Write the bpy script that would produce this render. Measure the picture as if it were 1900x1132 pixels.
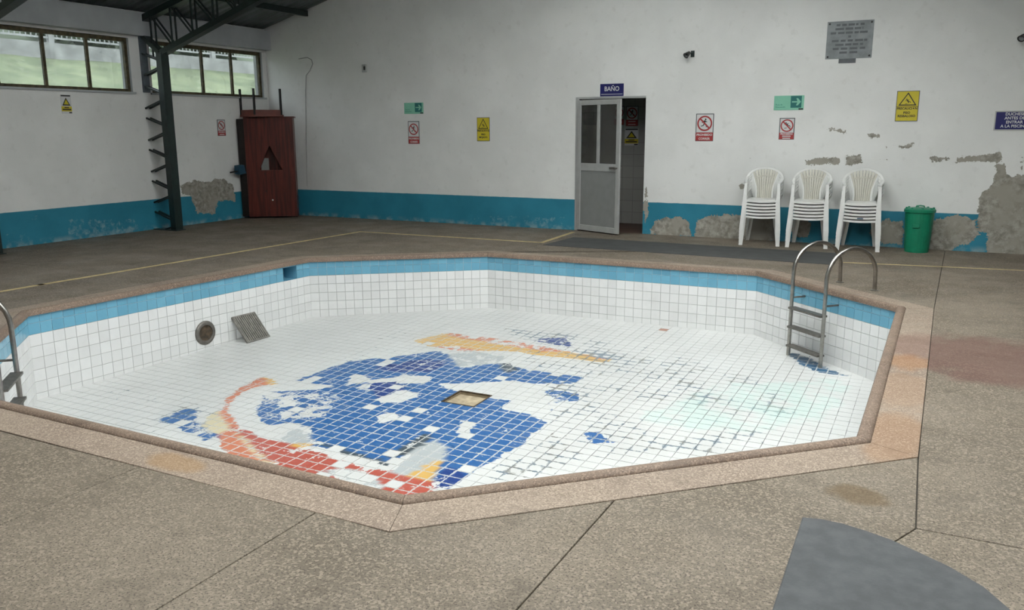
import bpy, bmesh, math, random
import numpy as np
from mathutils import Vector, Matrix, noise as mnoise

random.seed(7)
rng = np.random.default_rng(7)
for o in list(bpy.data.objects):
    bpy.data.objects.remove(o)
scene = bpy.context.scene
COL = scene.collection

# ------------------------------------------------------------------ camera
CH = 1.63
F_PX, YAW, PITCH, ROLL = 1545.714, -0.473422, 0.207639, -0.0041095
def cam_axes():
    f = np.array([math.sin(YAW)*math.cos(PITCH), math.cos(YAW)*math.cos(PITCH), -math.sin(PITCH)])
    r = np.array([math.cos(YAW), -math.sin(YAW), 0.0]); u = np.cross(r, f)
    return r*math.cos(ROLL)+u*math.sin(ROLL), -r*math.sin(ROLL)+u*math.cos(ROLL), f
CR, CU, CF = cam_axes()
cam_d = bpy.data.cameras.new('camera'); cam = bpy.data.objects.new('camera', cam_d); COL.objects.link(cam)
cam_d.sensor_fit = 'HORIZONTAL'; cam_d.sensor_width = 36.0; cam_d.lens = F_PX/1900*36.0
cam_d.clip_start = 0.05; cam_d.clip_end = 300
cam.matrix_world = Matrix(((CR[0], CU[0], -CF[0], 0), (CR[1], CU[1], -CF[1], 0), (CR[2], CU[2], -CF[2], CH), (0, 0, 0, 1)))
scene.camera = cam

# ------------------------------------------------------------------ sky and exposure
w = bpy.data.worlds.new('overcast'); scene.world = w; w.use_nodes = True
bg = w.node_tree.nodes['Background']; bg.inputs[0].default_value = (1.0, 0.995, 0.96, 1); bg.inputs[1].default_value = 1.0
scene.view_settings.view_transform = 'Standard'; scene.view_settings.look = 'None'
scene.view_settings.gamma = 1.0; scene.view_settings.use_curve_mapping = False
scene.view_settings.exposure = 3.55

# ------------------------------------------------------------------ photo pixel -> place
YB, XL, XR, YF = 12.695, -11.8, 4.4, -4.0      # back wall, left wall, right wall, wall behind the camera
def ray(p): return CF+CR*(p[0]-950)/F_PX-CU*(p[1]-566)/F_PX
CAMP = np.array([0, 0, CH])
def gz(p, z=0.0): d = ray(p); return CAMP+d*((z-CH)/d[2])
def gy(p, y=YB): d = ray(p); return CAMP+d*(y/d[1])
def gx(p, x=XL): d = ray(p); return CAMP+d*(x/d[0])
def floor_z(y): return -0.74-0.02*(9.7-y)
def fl(p): d = ray(p); return CAMP+d*((-0.934-CH)/(d[2]-0.02*d[1]))
RIDGE = -3.7
def roof_z(x):
    return 3.50+0.266*((x-XL) if x <= RIDGE else (2*RIDGE-x-XL))

# ------------------------------------------------------------------ mesh helpers
class MB:
    def __init__(s): s.v = []; s.f = []
    def add(s, vs, fs):
        b = len(s.v); s.v += [tuple(map(float, v)) for v in vs]; s.f += [tuple(i+b for i in f) for f in fs]; return s
    def box(s, a, b):
        x0, y0, z0 = a; x1, y1, z1 = b
        return s.add([(x0,y0,z0),(x1,y0,z0),(x1,y1,z0),(x0,y1,z0),(x0,y0,z1),(x1,y0,z1),(x1,y1,z1),(x0,y1,z1)],
                     [(3,2,1,0),(4,5,6,7),(0,1,5,4),(1,2,6,5),(2,3,7,6),(3,0,4,7)])
    def bbox(s, a, b, c=0.004):
        """box with chamfered edges"""
        x0,y0,z0 = a; x1,y1,z1 = b; m = bmesh.new()
        bmesh.ops.create_cube(m, size=1)
        for v in m.verts: v.co = Vector(((x0+x1)/2+v.co.x*(x1-x0), (y0+y1)/2+v.co.y*(y1-y0), (z0+z1)/2+v.co.z*(z1-z0)))
        bmesh.ops.bevel(m, geom=m.edges[:], offset=c, segments=1, affect='EDGES')
        m.verts.index_update(); s.add([v.co for v in m.verts], [[v.index for v in f.verts] for f in m.faces]); m.free(); return s
    def bar(s, p, q, w, h, up=(0,0,1)):
        p = Vector(p); q = Vector(q); d = (q-p).normalized(); up = Vector(up)
        if abs(d.dot(up)) > .99: up = Vector((1,0,0))
        a = d.cross(up).normalized()*w/2; b = a.cross(d).normalized()*h/2
        vs = [p-a-b, p+a-b, p+a+b, p-a+b, q-a-b, q+a-b, q+a+b, q-a+b]
        return s.add(vs, [(0,1,2,3),(7,6,5,4),(4,5,1,0),(5,6,2,1),(6,7,3,2),(7,4,0,3)])
    def sweep(s, path, sect, up=(0,0,1), scale=None, cap=True):
        """sect: 2-D closed loop swept along path"""
        P = [Vector(p) for p in path]; n = len(sect); base = len(s.v); vs = []; up = Vector(up); prev = None
        for i, p in enumerate(P):
            d = (P[min(i+1,len(P)-1)]-P[max(i-1,0)]).normalized()
            a = d.cross(up)
            if a.length < 1e-3: a = prev.copy() if prev else d.cross(Vector((1,0,0)))
            if prev is not None: a = prev-d*prev.dot(d) if abs(d.dot(up)) > .98 else a
            a.normalize(); prev = a.copy(); b = a.cross(d).normalized()
            k = scale[i] if scale else 1
            for (x, y) in sect: vs.append(p+a*x*k+b*y*k)
        fs = []
        for i in range(len(P)-1):
            for j in range(n): fs.append((i*n+j, i*n+(j+1) % n, (i+1)*n+(j+1) % n, (i+1)*n+j))
        if cap: fs += [tuple(range(n-1,-1,-1)), tuple((len(P)-1)*n+j for j in range(n))]
        return s.add(vs, fs)
    def tube(s, path, r, n=10, up=(0,0,1)):
        return s.sweep(path, [(r*math.cos(2*math.pi*k/n), r*math.sin(2*math.pi*k/n)) for k in range(n)], up)
    def lathe(s, prof, n=24, c=(0,0,0), fn=None):
        vs = []; m = len(prof)
        for k in range(n):
            t = 2*math.pi*k/n
            for i, (r, z) in enumerate(prof):
                rr = fn(r, z, k) if fn else r
                vs.append((c[0]+rr*math.cos(t), c[1]+rr*math.sin(t), c[2]+z))
        fs = [(k*m+i, ((k+1) % n)*m+i, ((k+1) % n)*m+i+1, k*m+i+1) for k in range(n) for i in range(m-1)]
        return s.add(vs, fs)
    def prism(s, poly, z0, z1, slope=None):
        n = len(poly)
        vs = [(x,y,z0) for x,y in poly]+[(x,y,z1) for x,y in poly]
        return s.add(vs, [tuple(range(n-1,-1,-1)), tuple(range(n,2*n))]+[(i,(i+1)%n,n+(i+1)%n,n+i) for i in range(n)])
    def mesh(s, name, mat, smooth=False):
        m = bpy.data.meshes.new(name); m.from_pydata(s.v, [], s.f); m.update()
        if mat: m.materials.append(mat)
        if smooth:
            for p in m.polygons: p.use_smooth = True
        return m
    def build(s, name, mat, parent=None, smooth=False, fix=True):
        m = s.mesh(name, mat, smooth)
        if fix:
            b = bmesh.new(); b.from_mesh(m); bmesh.ops.recalc_face_normals(b, faces=b.faces); b.to_mesh(m); b.free()
        return link(name, m, parent)
def link(name, data, parent=None, loc=None):
    o = bpy.data.objects.new(name, data); COL.objects.link(o)
    if loc is not None: o.location = loc
    if parent:
        o.parent = parent
    return o
def soften(o, ang=40):
    for p in o.data.polygons: p.use_smooth = True
    try: o.data.set_sharp_from_angle(angle=math.radians(ang))
    except Exception: pass
    return o
def empty(name, loc=(0,0,0), rz=0.0):
    o = bpy.data.objects.new(name, None); COL.objects.link(o); o.location = loc; o.rotation_euler = (0,0,rz); o.empty_display_size = .1; return o
def tag(o, label, cat, group=None):
    o['label'] = label; o['category'] = cat
    if group: o['group'] = group
    return o
def struct(o, label=None):
    o['kind'] = 'structure'
    if label: o['label'] = label
    return o
def copy_tree(o, parent=None):
    c = o.copy(); COL.objects.link(c); c.parent = parent
    for ch in list(o.children): copy_tree(ch, c)
    return c

# ------------------------------------------------------------------ materials
def lin(r, g, b):
    f = lambda c: ((c/255+.055)/1.055)**2.4 if c > 10 else c/255/12.92
    return (f(r), f(g), f(b), 1)
class NT:
    def __init__(s, name):
        s.m = bpy.data.materials.new(name); s.m.use_nodes = True; s.t = s.m.node_tree
        s.b = s.t.nodes['Principled BSDF']; s.out = s.t.nodes['Material Output']
    def n(s, typ, ins=None, **kw):
        x = s.t.nodes.new(typ)
        for k, v in kw.items(): setattr(x, k, v)
        for k, v in (ins or {}).items(): s.set(x.inputs[k], v)
        return x
    def set(s, sock, v):
        if isinstance(v, bpy.types.NodeSocket): s.t.links.new(v, sock)
        else: sock.default_value = v
    def pos(s): return s.n('ShaderNodeNewGeometry').outputs['Position']
    def noise(s, scale, vec=None, detail=4.0, rough=.55):
        x = s.n('ShaderNodeTexNoise', {'Scale': scale, 'Detail': detail, 'Roughness': rough}); s.set(x.inputs['Vector'], vec if vec is not None else s.pos()); return x.outputs[0]
    def math(s, op, a, b=0.0, c=None, clamp=False):
        x = s.n('ShaderNodeMath', operation=op, use_clamp=clamp); s.set(x.inputs[0], a); s.set(x.inputs[1], b)
        if c is not None: s.set(x.inputs[2], c)
        return x.outputs[0]
    def ramp(s, v, lo, hi, a=0.0, b=1.0):
        x = s.n('ShaderNodeMapRange', {'From Min': lo, 'From Max': hi, 'To Min': a, 'To Max': b}, interpolation_type='SMOOTHSTEP', clamp=True); s.set(x.inputs['Value'], v); return x.outputs[0]
    def mix(s, f, a, b, typ='MIX'):
        x = s.n('ShaderNodeMix', data_type='RGBA', blend_type=typ); s.set(x.inputs[0], f); s.set(x.inputs[6], a); s.set(x.inputs[7], b); return x.outputs[2]
    def attr(s, name): return s.n('ShaderNodeAttribute', attribute_name=name)
    def bump(s, h, strength=.3, dist=.01):
        x = s.n('ShaderNodeBump', {'Strength': strength, 'Distance': dist}); s.set(x.inputs['Height'], h); s.set(s.b.inputs['Normal'], x.outputs[0])
    def fin(s, col=None, rough=.5, metal=0.0, spec=None, coat=None):
        if col is not None: s.set(s.b.inputs['Base Color'], col)
        s.set(s.b.inputs['Roughness'], rough); s.set(s.b.inputs['Metallic'], metal)
        if spec is not None: s.set(s.b.inputs['Specular IOR Level'], spec)
        return s.m
    def sep(s, v=None):
        x = s.n('ShaderNodeSeparateXYZ'); s.set(x.inputs[0], v if v is not None else s.pos()); return x.outputs
def simple(name, col, rough=.5, metal=0.0, var=.12, scale=9.0, bump=0.0, spec=None):
    t = NT(name); n = t.noise(scale)
    c2 = tuple(max(0, c*(1-2*var)) for c in col[:3])+(1,)
    c = t.mix(t.ramp(n, .3, .75), c2, col)
    if bump: t.bump(t.noise(scale*8), bump, .004)
    return t.fin(c, rough, metal, spec)

def mk_wall(name, dark=1.0):
    t = NT(name); p = t.pos(); z = t.sep(p)[2]
    white = t.mix(t.ramp(t.noise(1.3, p, 6), .35, .7), (.66,.66,.645,1), (.73,.73,.715,1))
    white = t.mix(t.math('MULTIPLY', t.ramp(t.noise(9, p, 6), .58, .72), .18), white, (.46,.45,.42,1))
    bl = t.mix(t.ramp(t.noise(2.0, p, 5), .3, .7), (.022,.175,.255,1), (.03,.215,.31,1))
    zz = t.math('ADD', z, t.math('MULTIPLY', t.noise(6, p), .012))
    band = t.ramp(zz, .513, .503)
    salt = t.attr('salt').outputs['Fac']
    sm = t.ramp(t.math('ADD', salt, t.math('MULTIPLY', t.noise(11, p, 8, .7), 1.0)), 1.0, 1.28)
    bl = t.mix(t.math('MULTIPLY', sm, .75), bl, (.30,.42,.45,1))
    low = t.ramp(z, .10, .0); bl = t.mix(t.math('MULTIPLY', t.math('MULTIPLY', low, t.ramp(t.noise(7,p,6), .4, .65)), .55), bl, (.35,.42,.42,1))
    c = t.mix(band, white, bl)
    pe = t.math('ADD', t.attr('peel').outputs['Fac'], t.math('ADD', t.math('MULTIPLY', t.math('SUBTRACT', t.noise(9, p, 6, .6), .5), .15), t.math('MULTIPLY', t.math('SUBTRACT', t.noise(45, p, 4), .5), .07)))
    pm = t.ramp(pe, -.002, .004)
    cem = t.mix(t.ramp(t.noise(14, p, 8, .7), .35, .68), (.19,.178,.152,1), (.40,.378,.335,1))
    cem = t.mix(t.ramp(t.noise(3.1, p, 5), .42, .62), cem, (.31,.29,.25,1))
    c = t.mix(pm, c, cem)
    h = t.math('ADD', t.math('MULTIPLY', pm, -1.0), t.math('MULTIPLY', t.noise(60, p, 6), .35))
    t.bump(h, .5, .008)
    return t.fin(c, t.math('ADD', .55, t.math('MULTIPLY', pm, .35)), spec=.3)
M = {}
M['wall'] = mk_wall('painted_wall')
def mk_terrazzo(name, a, b, dark, red=False, grain=1.0):
    t = NT(name); p = t.pos()
    sp = t.noise(105*grain, p, 2.0, .6)
    vo = t.n('ShaderNodeTexVoronoi', {'Scale': 95.0*grain}); t.set(vo.inputs['Vector'], p)
    base = t.mix(t.ramp(t.noise(.9, p, 6, .6), .35, .68), a, b)
    c = t.mix(t.ramp(vo.outputs['Color'], .55, .75), base, tuple(x*1.28 for x in b[:3])+(1,))
    c = t.mix(t.math('MULTIPLY', t.ramp(sp, .54, .62), .75), c, dark)
    c = t.mix(t.math('MULTIPLY', t.ramp(t.noise(3.5, p, 6, .65), .52, .72), .45), c, tuple(x*.55 for x in a[:3])+(1,))
    if red:
        xs = t.sep(p)
        def blob(cx, cy, rx, ry, colr, k):
            nonlocal c
            dx = t.math('DIVIDE', t.math('SUBTRACT', xs[0], cx), rx); dy = t.math('DIVIDE', t.math('SUBTRACT', xs[1], cy), ry)
            d = t.math('ADD', t.math('MULTIPLY', dx, dx), t.math('MULTIPLY', dy, dy))
            d = t.math('ADD', d, t.math('MULTIPLY', t.math('SUBTRACT', t.noise(4.0, p, 5, .6), .5), 2.0))
            c = t.mix(t.math('MULTIPLY', t.ramp(d, 1.1, .3), k), c, colr)
        if red == 'deck':
            blob(.42, 6.7, .75, .8, (.115,.05,.042,1), .6); blob(-.2, 3.85, .16, .12, (.10,.06,.02,1), .6)
        else:
            blob(-.05, 6.9, .3, .5, (.15,.075,.06,1), .5)
            blob(-.10, 6.35, .16, .28, (.30,.13,.04,1), .45); blob(-.1, 4.75, .2, .5, (.30,.15,.06,1), .35); blob(-.1, 5.6, .2, .5, (.30,.17,.09,1), .3); blob(-3.3, 2.72, .22, .1, (.28,.16,.06,1), .45)
    t.bump(t.math('ADD', sp, t.math('MULTIPLY', vo.outputs[0], .5)), .35, .003)
    return t.fin(c, t.ramp(t.noise(2.2, p, 5), .3, .7, .55, .8), spec=.3)
M['deck'] = mk_terrazzo('deck_terrazzo', (.130,.107,.080,1), (.190,.158,.122,1), (.048,.040,.032,1), 'deck')
M['coping'] = mk_terrazzo('coping_terracotta', (.215,.165,.130,1), (.275,.220,.172,1), (.13,.098,.075,1), 'coping', 1.3)
M['lip'] = mk_terrazzo('coping_nosing', (.165,.118,.090,1), (.215,.158,.120,1), (.095,.068,.052,1), False, 1.3)
M['joint'] = simple('dark_joint', (.07,.062,.052,1), .95)
GX0, GY0, TP = -3.90, 6.19, 0.113          # pool floor tile grid
def edge_dist(t, p):
    xs = t.sep(p)
    def e(v, o):
        f = t.math('FRACT', t.math('DIVIDE', t.math('SUBTRACT', v, o), TP)); return t.math('MULTIPLY', t.math('MINIMUM', f, t.math('SUBTRACT', 1.0, f)), TP)
    return t.math('MINIMUM', e(xs[0], GX0), e(xs[1], GY0))
def mk_floor_tile():
    t = NT('pool_floor_tile'); p = t.pos()
    glaze = t.mix(t.ramp(t.noise(1.6, p, 5), .35, .7), (.545,.55,.54,1), (.59,.595,.585,1))
    glaze = t.mix(t.math('MULTIPLY', t.ramp(t.noise(26, p, 6, .65), .60, .68), .35), glaze, (.35,.34,.30,1))
    at = t.attr('paint'); col = at.outputs['Color']; al = at.outputs['Alpha']; fk = t.attr('fleck').outputs['Fac']
    col = t.mix(t.math('MULTIPLY', t.ramp(t.noise(30, p, 4), .45, .75), .22), col, t.mix(.5, col, (.42,.46,.50,1)))
    ed = edge_dist(t, p)
    chip = t.math('ADD', al, t.math('ADD', t.math('MULTIPLY', t.math('SUBTRACT', t.noise(8, p, 5, .6), .5), 1.7), t.math('MULTIPLY', t.math('SUBTRACT', t.noise(55, p, 3), .5), .5)))
    worn = t.math('ADD', ed, t.math('MULTIPLY', t.math('SUBTRACT', t.noise(38, p, 3), .5), .022))
    pm = t.math('MULTIPLY', t.ramp(chip, .46, .54), t.ramp(worn, .004, .009, .12, 1.0))
    c = t.mix(pm, glaze, col)
    fm = t.math('MULTIPLY', t.ramp(t.math('ADD', fk, t.math('ADD', t.math('MULTIPLY', t.math('SUBTRACT', t.noise(2.4, p, 4), .5), .9), t.math('SUBTRACT', t.noise(15, p, 6, .75), t.math('MULTIPLY', ed, 9.0)))), .76, .86), .7)
    fc = t.mix(t.ramp(t.noise(5, p, 3), .45, .6), (.03,.10,.17,1), (.12,.12,.10,1))
    c = t.mix(fm, c, fc)
    tint = t.math('MULTIPLY', t.ramp(t.math('ADD', t.attr('aqua').outputs['Fac'], t.noise(2.6, p, 6, .65)), 1.15, 1.4), .5)
    c = t.mix(tint, c, (.45,.63,.58,1))
    t.bump(t.noise(20, p, 3), .06, .004)
    return t.fin(c, t.ramp(t.noise(6, p, 5), .35, .7, .30, .36), spec=.4)
M['ftile'] = mk_floor_tile()
def mk_grout():
    t = NT('pool_floor_grout'); p = t.pos(); d = t.attr('dirt').outputs['Fac']
    c = t.mix(t.ramp(t.math('ADD', d, t.math('MULTIPLY', t.math('SUBTRACT', t.noise(7, p, 5, .7), .5), 1.3)), .3, .75), (.52,.53,.52,1), (.10,.105,.11,1))
    return t.fin(c, .85, spec=.2)
M['grout'] = mk_grout()
def mk_wtile(name, a, b, rough=.22):
    t = NT(name); p = t.pos()
    ob = t.n('ShaderNodeObjectInfo').outputs['Random']
    c = t.mix(t.ramp(ob, 0, 1), a, b)
    c = t.mix(t.math('MULTIPLY', t.ramp(t.noise(4, p, 6, .65), .45, .75), .35), c, tuple(x*.86 for x in a[:3])+(1,))
    return t.fin(c, rough, spec=.45)
M['wtile'] = mk_wtile('white_glazed_tile', (.67,.67,.665,1), (.73,.73,.725,1))
M['btile'] = mk_wtile('blue_glazed_tile', (.125,.335,.465,1), (.155,.385,.52,1))
M['wgrout'] = simple('wall_grout', (.36,.36,.35,1), .9)
M['bgrout'] = simple('blue_grout', (.50,.62,.68,1), .9)
M['white_plastic'] = simple('white_plastic', (.72,.72,.70,1), .35, var=.04)
M['cream_plastic'] = simple('cream_plastic', (.56,.54,.47,1), .42, var=.05)
M['green_plastic'] = simple('green_plastic', (.006,.215,.115,1), .4, var=.10)
M['steel'] = simple('brushed_steel', (.42,.40,.37,1), .32, 1.0, var=.12, scale=20)
M['steel_dull'] = simple('dull_steel', (.22,.205,.185,1), .5, .8, var=.15, scale=30)
M['grate'] = simple('grey_galvanised', (.27,.255,.23,1), .6, .2, var=.2, scale=20)
M['black_iron'] = simple('dark_green_painted_iron', (.010,.024,.022,1), .42, var=.2)
M['rust_frame'] = simple('rusty_window_frame', (.105,.085,.042,1), .65, var=.3, scale=14)
M['red_wood'] = None
def mk_redwood():
    t = NT('dark_red_wood'); p = t.pos(); mp = t.n('ShaderNodeMapping', {'Scale': (22.0, 22.0, 1.6)}); t.set(mp.inputs[0], p)
    g = t.noise(1.0, mp.outputs[0], 6, .6)
    c = t.mix(t.ramp(g, .35, .7), (.048,.006,.004,1), (.12,.017,.010,1))
    t.bump(g, .15, .003); return t.fin(c, .38)
M['red_wood'] = mk_redwood()
M['dark_wood'] = simple('black_brown_wood', (.012,.008,.007,1), .6, var=.3)
M['red_top'] = simple('red_table_top', (.17,.028,.015,1), .45, var=.2)
M['grey_metal'] = simple('grey_painted_metal', (.36,.365,.36,1), .45, var=.04)
M['grey_panel'] = simple('grey_door_panel', (.225,.23,.227,1), .5, var=.04)
M['alu'] = simple('aluminium', (.42,.425,.415,1), .4, .2, var=.05)
def mk_glass(name, tint, refl=.06, dust=.12, dcol=(.5,.5,.5,1)):
    t = NT(name); nt = t.t; nt.nodes.remove(t.b)
    tr = t.n('ShaderNodeBsdfTransparent', {'Color': tint}); gl = t.n('ShaderNodeBsdfGlossy', {'Roughness': .05, 'Color': (1,1,1,1)})
    df = t.n('ShaderNodeBsdfDiffuse', {'Color': dcol})
    m1 = t.n('ShaderNodeMixShader'); t.set(m1.inputs[0], t.ramp(t.noise(3.0, None, 6), .3, .8, dust*.5, dust*1.5)); nt.links.new(tr.outputs[0], m1.inputs[1]); nt.links.new(df.outputs[0], m1.inputs[2])
    m2 = t.n('ShaderNodeMixShader'); t.set(m2.inputs[0], refl); nt.links.new(m1.outputs[0], m2.inputs[1]); nt.links.new(gl.outputs[0], m2.inputs[2])
    nt.links.new(m2.outputs[0], t.out.inputs[0]); return t.m
M['glass'] = mk_glass('dusty_glass', (.46,.49,.51,1), .04, .16, (.42,.45,.46,1))  # tint darker than real panes, dims the outside to suit the exposure
M['door_glass'] = mk_glass('smoked_glass', (.5,.5,.47,1), .05, .10, (.3,.3,.28,1))
M['skylight'] = mk_glass('translucent_roof_sheet', (.72,.75,.76,1), .03, .15, (.7,.7,.7,1))
M['roof'] = simple('grey_roof_sheet', (.17,.19,.19,1), .5, .3, var=.2, scale=3)
M['pier_grey'] = simple('grey_painted_steel', (.12,.145,.165,1), .6)  # shaded look of the pier between the windows, put into the flange colour
M['roof_beam'] = simple('plastered_beam', (.40,.42,.43,1), .8, var=.1, scale=2)
M['bath_tile'] = None
def mk_brick(name, c1, c2, mortar, w, h, plane='xz', off=0.0, rough=.4):
    t = NT(name); p = t.pos(); xs = t.sep(p); cb = t.n('ShaderNodeCombineXYZ')
    a, b = {'xz': (0, 2), 'yz': (1, 2), 'xy': (0, 1)}[plane]; t.set(cb.inputs[0], xs[a]); t.set(cb.inputs[1], xs[b])
    br = t.n('ShaderNodeTexBrick', {'Color1': c1, 'Color2': c2, 'Mortar': mortar, 'Scale': 1.0, 'Mortar Size': .004, 'Brick Width': w, 'Row Height': h}, offset=off)
    t.set(br.inputs['Vector'], cb.outputs[0]); return t.fin(br.outputs[0], rough)
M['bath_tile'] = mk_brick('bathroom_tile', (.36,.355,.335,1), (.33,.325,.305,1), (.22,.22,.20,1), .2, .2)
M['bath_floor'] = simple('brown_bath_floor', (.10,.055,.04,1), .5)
M['mat_dark'] = simple('dark_grey_rubber', (.060,.062,.062,1), .8, var=.15, scale=5, bump=.3)
M['mat_grey'] = simple('grey_ribbed_rubber', (.085,.09,.095,1), .85, var=.15, scale=12, bump=.6)
M['yellow_line'] = simple('worn_yellow_paint', (.60,.47,.23,1), .75, var=.18, scale=12)
M['sign_white'] = simple('sign_white', (.60,.60,.60,1), .45, var=.03)
M['sign_red'] = simple('sign_red', (.36,.035,.035,1), .45, var=.05)
M['sign_yellow'] = simple('sign_yellow', (.56,.46,.02,1), .45, var=.04)
M['sign_black'] = simple('sign_black', (.015,.015,.015,1), .5)
M['sign_green_l'] = simple('sign_light_green', (.20,.50,.36,1), .45, var=.04)
M['sign_green_d'] = simple('sign_dark_green', (.005,.13,.12,1), .45, var=.04)
M['sign_blue'] = simple('sign_blue', (.007,.008,.105,1), .4, var=.05)
M['sign_grey'] = simple('sign_edge_grey', (.10,.11,.12,1), .5)
M['stone'] = simple('grey_marble', (.24,.26,.27,1), .5, var=.15, scale=8)
M['beige_drain'] = simple('beige_cement', (.50,.41,.28,1), .85, var=.2, scale=16, bump=.4)
M['rust_brown'] = simple('rusty_brown', (.105,.072,.042,1), .7, var=.35, scale=22, bump=.4)
M['blue_plastic'] = simple('dark_blue_plastic', (.012,.06,.10,1), .4)
M['cable'] = simple('grey_cable', (.45,.45,.45,1), .5)
M['grass'] = None
def mk_grass():
    t = NT('hill_grass'); n = t.noise(1.2, None, 8, .7)
    c = t.mix(t.ramp(n, .35, .65), (.14,.18,.10,1), (.24,.275,.155,1)); c = t.mix(t.ramp(t.noise(9, None, 5), .5, .75), c, (.33,.34,.24,1)); t.bump(t.noise(30), .6, .05); return t.fin(c, .9)
M['grass'] = mk_grass()
M['scrub'] = simple('scrub_slope', (.16,.19,.13,1), .95, var=.25, scale=1.2)
M['concrete'] = simple('weathered_concrete', (.40,.40,.39,1), .9, var=.18, scale=2.5, bump=.3)
M['leaf'] = simple('leaf_green', (.05,.085,.03,1), .7, var=.3, scale=5)

def plane_sd(pts, poly):
    """signed distance (inside positive) of points Nx2 to polygon"""
    P = np.asarray(pts, float); Q = np.asarray(poly, float); n = len(Q); d = np.full(len(P), 1e9); ins = np.zeros(len(P), bool)
    for i in range(n):
        a = Q[i]; b = Q[(i+1) % n]; e = b-a; L = (e@e)+1e-12
        t = np.clip(((P-a)@e)/L, 0, 1); q = a+t[:, None]*e; d = np.minimum(d, np.hypot(*(P-q).T))
        c = (a[1] > P[:, 1]) != (b[1] > P[:, 1]); xx = (b[0]-a[0])*(P[:, 1]-a[1])/((b[1]-a[1]) if abs(b[1]-a[1]) > 1e-12 else 1e-12)+a[0]
        ins ^= c & (P[:, 0] < xx)
    return np.where(ins, d, -d)
def set_attr(mesh, name, vals):
    a = mesh.attributes.new(name, 'FLOAT', 'POINT'); a.data.foreach_set('value', np.asarray(vals, np.float32))

# ================================================================== SETTING
# ---------------- pool outline
PC = dict(C=(-7.19,8.28), A=(-5.33,9.70), B=(-1.80,9.74), E=(-.24,8.31), F=(-.26,4.58), G=(-2.02,2.88), I=(-5.65,2.90), D=(-7.39,4.62))
ORDER = 'DIGFEBAC'                                   # counter-clockwise
OCT = [Vector(PC[k]) for k in ORDER]
def offset_poly(P, d):
    n = len(P); out = []
    for i in range(n):
        a, b, c = P[i-1], P[i], P[(i+1) % n]
        n1 = Vector(((b-a).y, -(b-a).x)).normalized(); n2 = Vector(((c-b).y, -(c-b).x)).normalized()
        m = (n1+n2).normalized(); out.append(b+m*(d/m.dot(n1)))
    return out
OUT = offset_poly(OCT, .28); O = dict(zip(ORDER, OUT))

# ---------------- deck: base and cast slabs
ub = offset_poly(OCT, .20)
xr = O['E'].x*.5+O['F'].x*.5+.004
fb = MB()
ring = [Vector((XL-.2,YF)), Vector((XR+.2,YF)), Vector((XR+.2,YB+.2)), Vector((XL-.2,YB+.2))]
UB = dict(zip(ORDER, ub))
def poly3(pts, z): return [(p[0], p[1], z) for p in pts]
for pts in ([ring[0], ring[1], UB['F'], UB['G'], UB['I'], UB['D']], [ring[1], ring[2], UB['B'], UB['E'], UB['F']], [ring[2], ring[3], UB['C'], UB['A'], UB['B']], [ring[3], ring[0], UB['D'], UB['C']]):
    fb.add(poly3(pts, -.012), [tuple(range(len(pts)))])
floor = struct(fb.build('floor', M['joint'], fix=False), 'brown terrazzo pool deck cast in large slabs')
def inset(P, d):
    P = [Vector(p[:2]) if not isinstance(p, Vector) else p for p in P]
    area = sum(P[i-1].x*P[i].y-P[i].x*P[i-1].y for i in range(len(P)))
    if area < 0: P = P[::-1]
    return offset_poly(P, -d)
def slab(P):
    Q = inset(P, .0028); q2 = inset(P, .0045); n = len(Q); b = MB()
    b.add(poly3(Q, -.02)+poly3(Q, -.0025)+poly3(q2, 0), [tuple(2*n+i for i in range(n))]+[(i,(i+1)%n,n+(i+1)%n,n+i) for i in range(n)]+[(n+i,n+(i+1)%n,2*n+(i+1)%n,2*n+i) for i in range(n)])
    return b.build('slab', M['deck'], floor, fix=False)
V2 = lambda x, y: Vector((x, y))
XLs, yn = -7.75, O['G'].y*.5+O['I'].y*.5
xj0 = -.06
slab([V2(xr,3.61), V2(XR,3.61), V2(XR,YB), V2(xr+.09,YB), O['E'], O['F']])
slab([V2(xj0,YF), V2(XR,YF), V2(XR,3.61), V2(xr,3.61), V2(xj0,3.4)])
slab([O['E'], V2(xr+.09,YB), V2(-5.1,YB), V2(-5.1,O['A'].y), O['A'].lerp(O['B'],.08), O['B']])
slab([V2(-5.1,O['A'].y), V2(-5.1,YB), V2(XLs-.75,YB), V2(XLs-.75,O['C'].y), O['C'], O['A'], O['A'].lerp(O['B'],.08)])
slab([V2(XL,6.4), V2(XLs-.75,6.4), V2(XLs-.75,YB), V2(XL,YB)])
slab([V2(XL,YF), V2(XLs-.75,YF), V2(XLs-.75,6.4), V2(XL,6.4)])
slab([V2(XLs-.75,O['D'].y), O['D'], O['C'], V2(XLs-.75,O['C'].y)])
slab([V2(XLs-.75,yn), O['I'], O['D'], V2(XLs-.75,O['D'].y)])
xj = [xj0-1.12*k for k in range(8)]
jd = lambda x: O['G'].lerp(O['F'], (x-O['G'].x)/(O['F'].x-O['G'].x))
for k in range(7):
    a, b = xj[k+1], xj[k]
    if a > O['G'].x: top = [jd(b), jd(a)]
    elif b > O['G'].x: top = [jd(b), O['G'], V2(a, yn)]
    else: top = [V2(b, yn), V2(a, yn)]
    if k == 0: top = [V2(b,3.4), V2(xr,3.61), O['F'], jd(a)]
    slab([V2(a,1.45), V2(b,1.45)]+top)
    slab([V2(a,YF), V2(b,YF), V2(b,1.45), V2(a,1.45)])
slab([V2(XLs-.75,YF), V2(xj[7],YF), V2(xj[7],yn), V2(XLs-.75,yn)])

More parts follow.
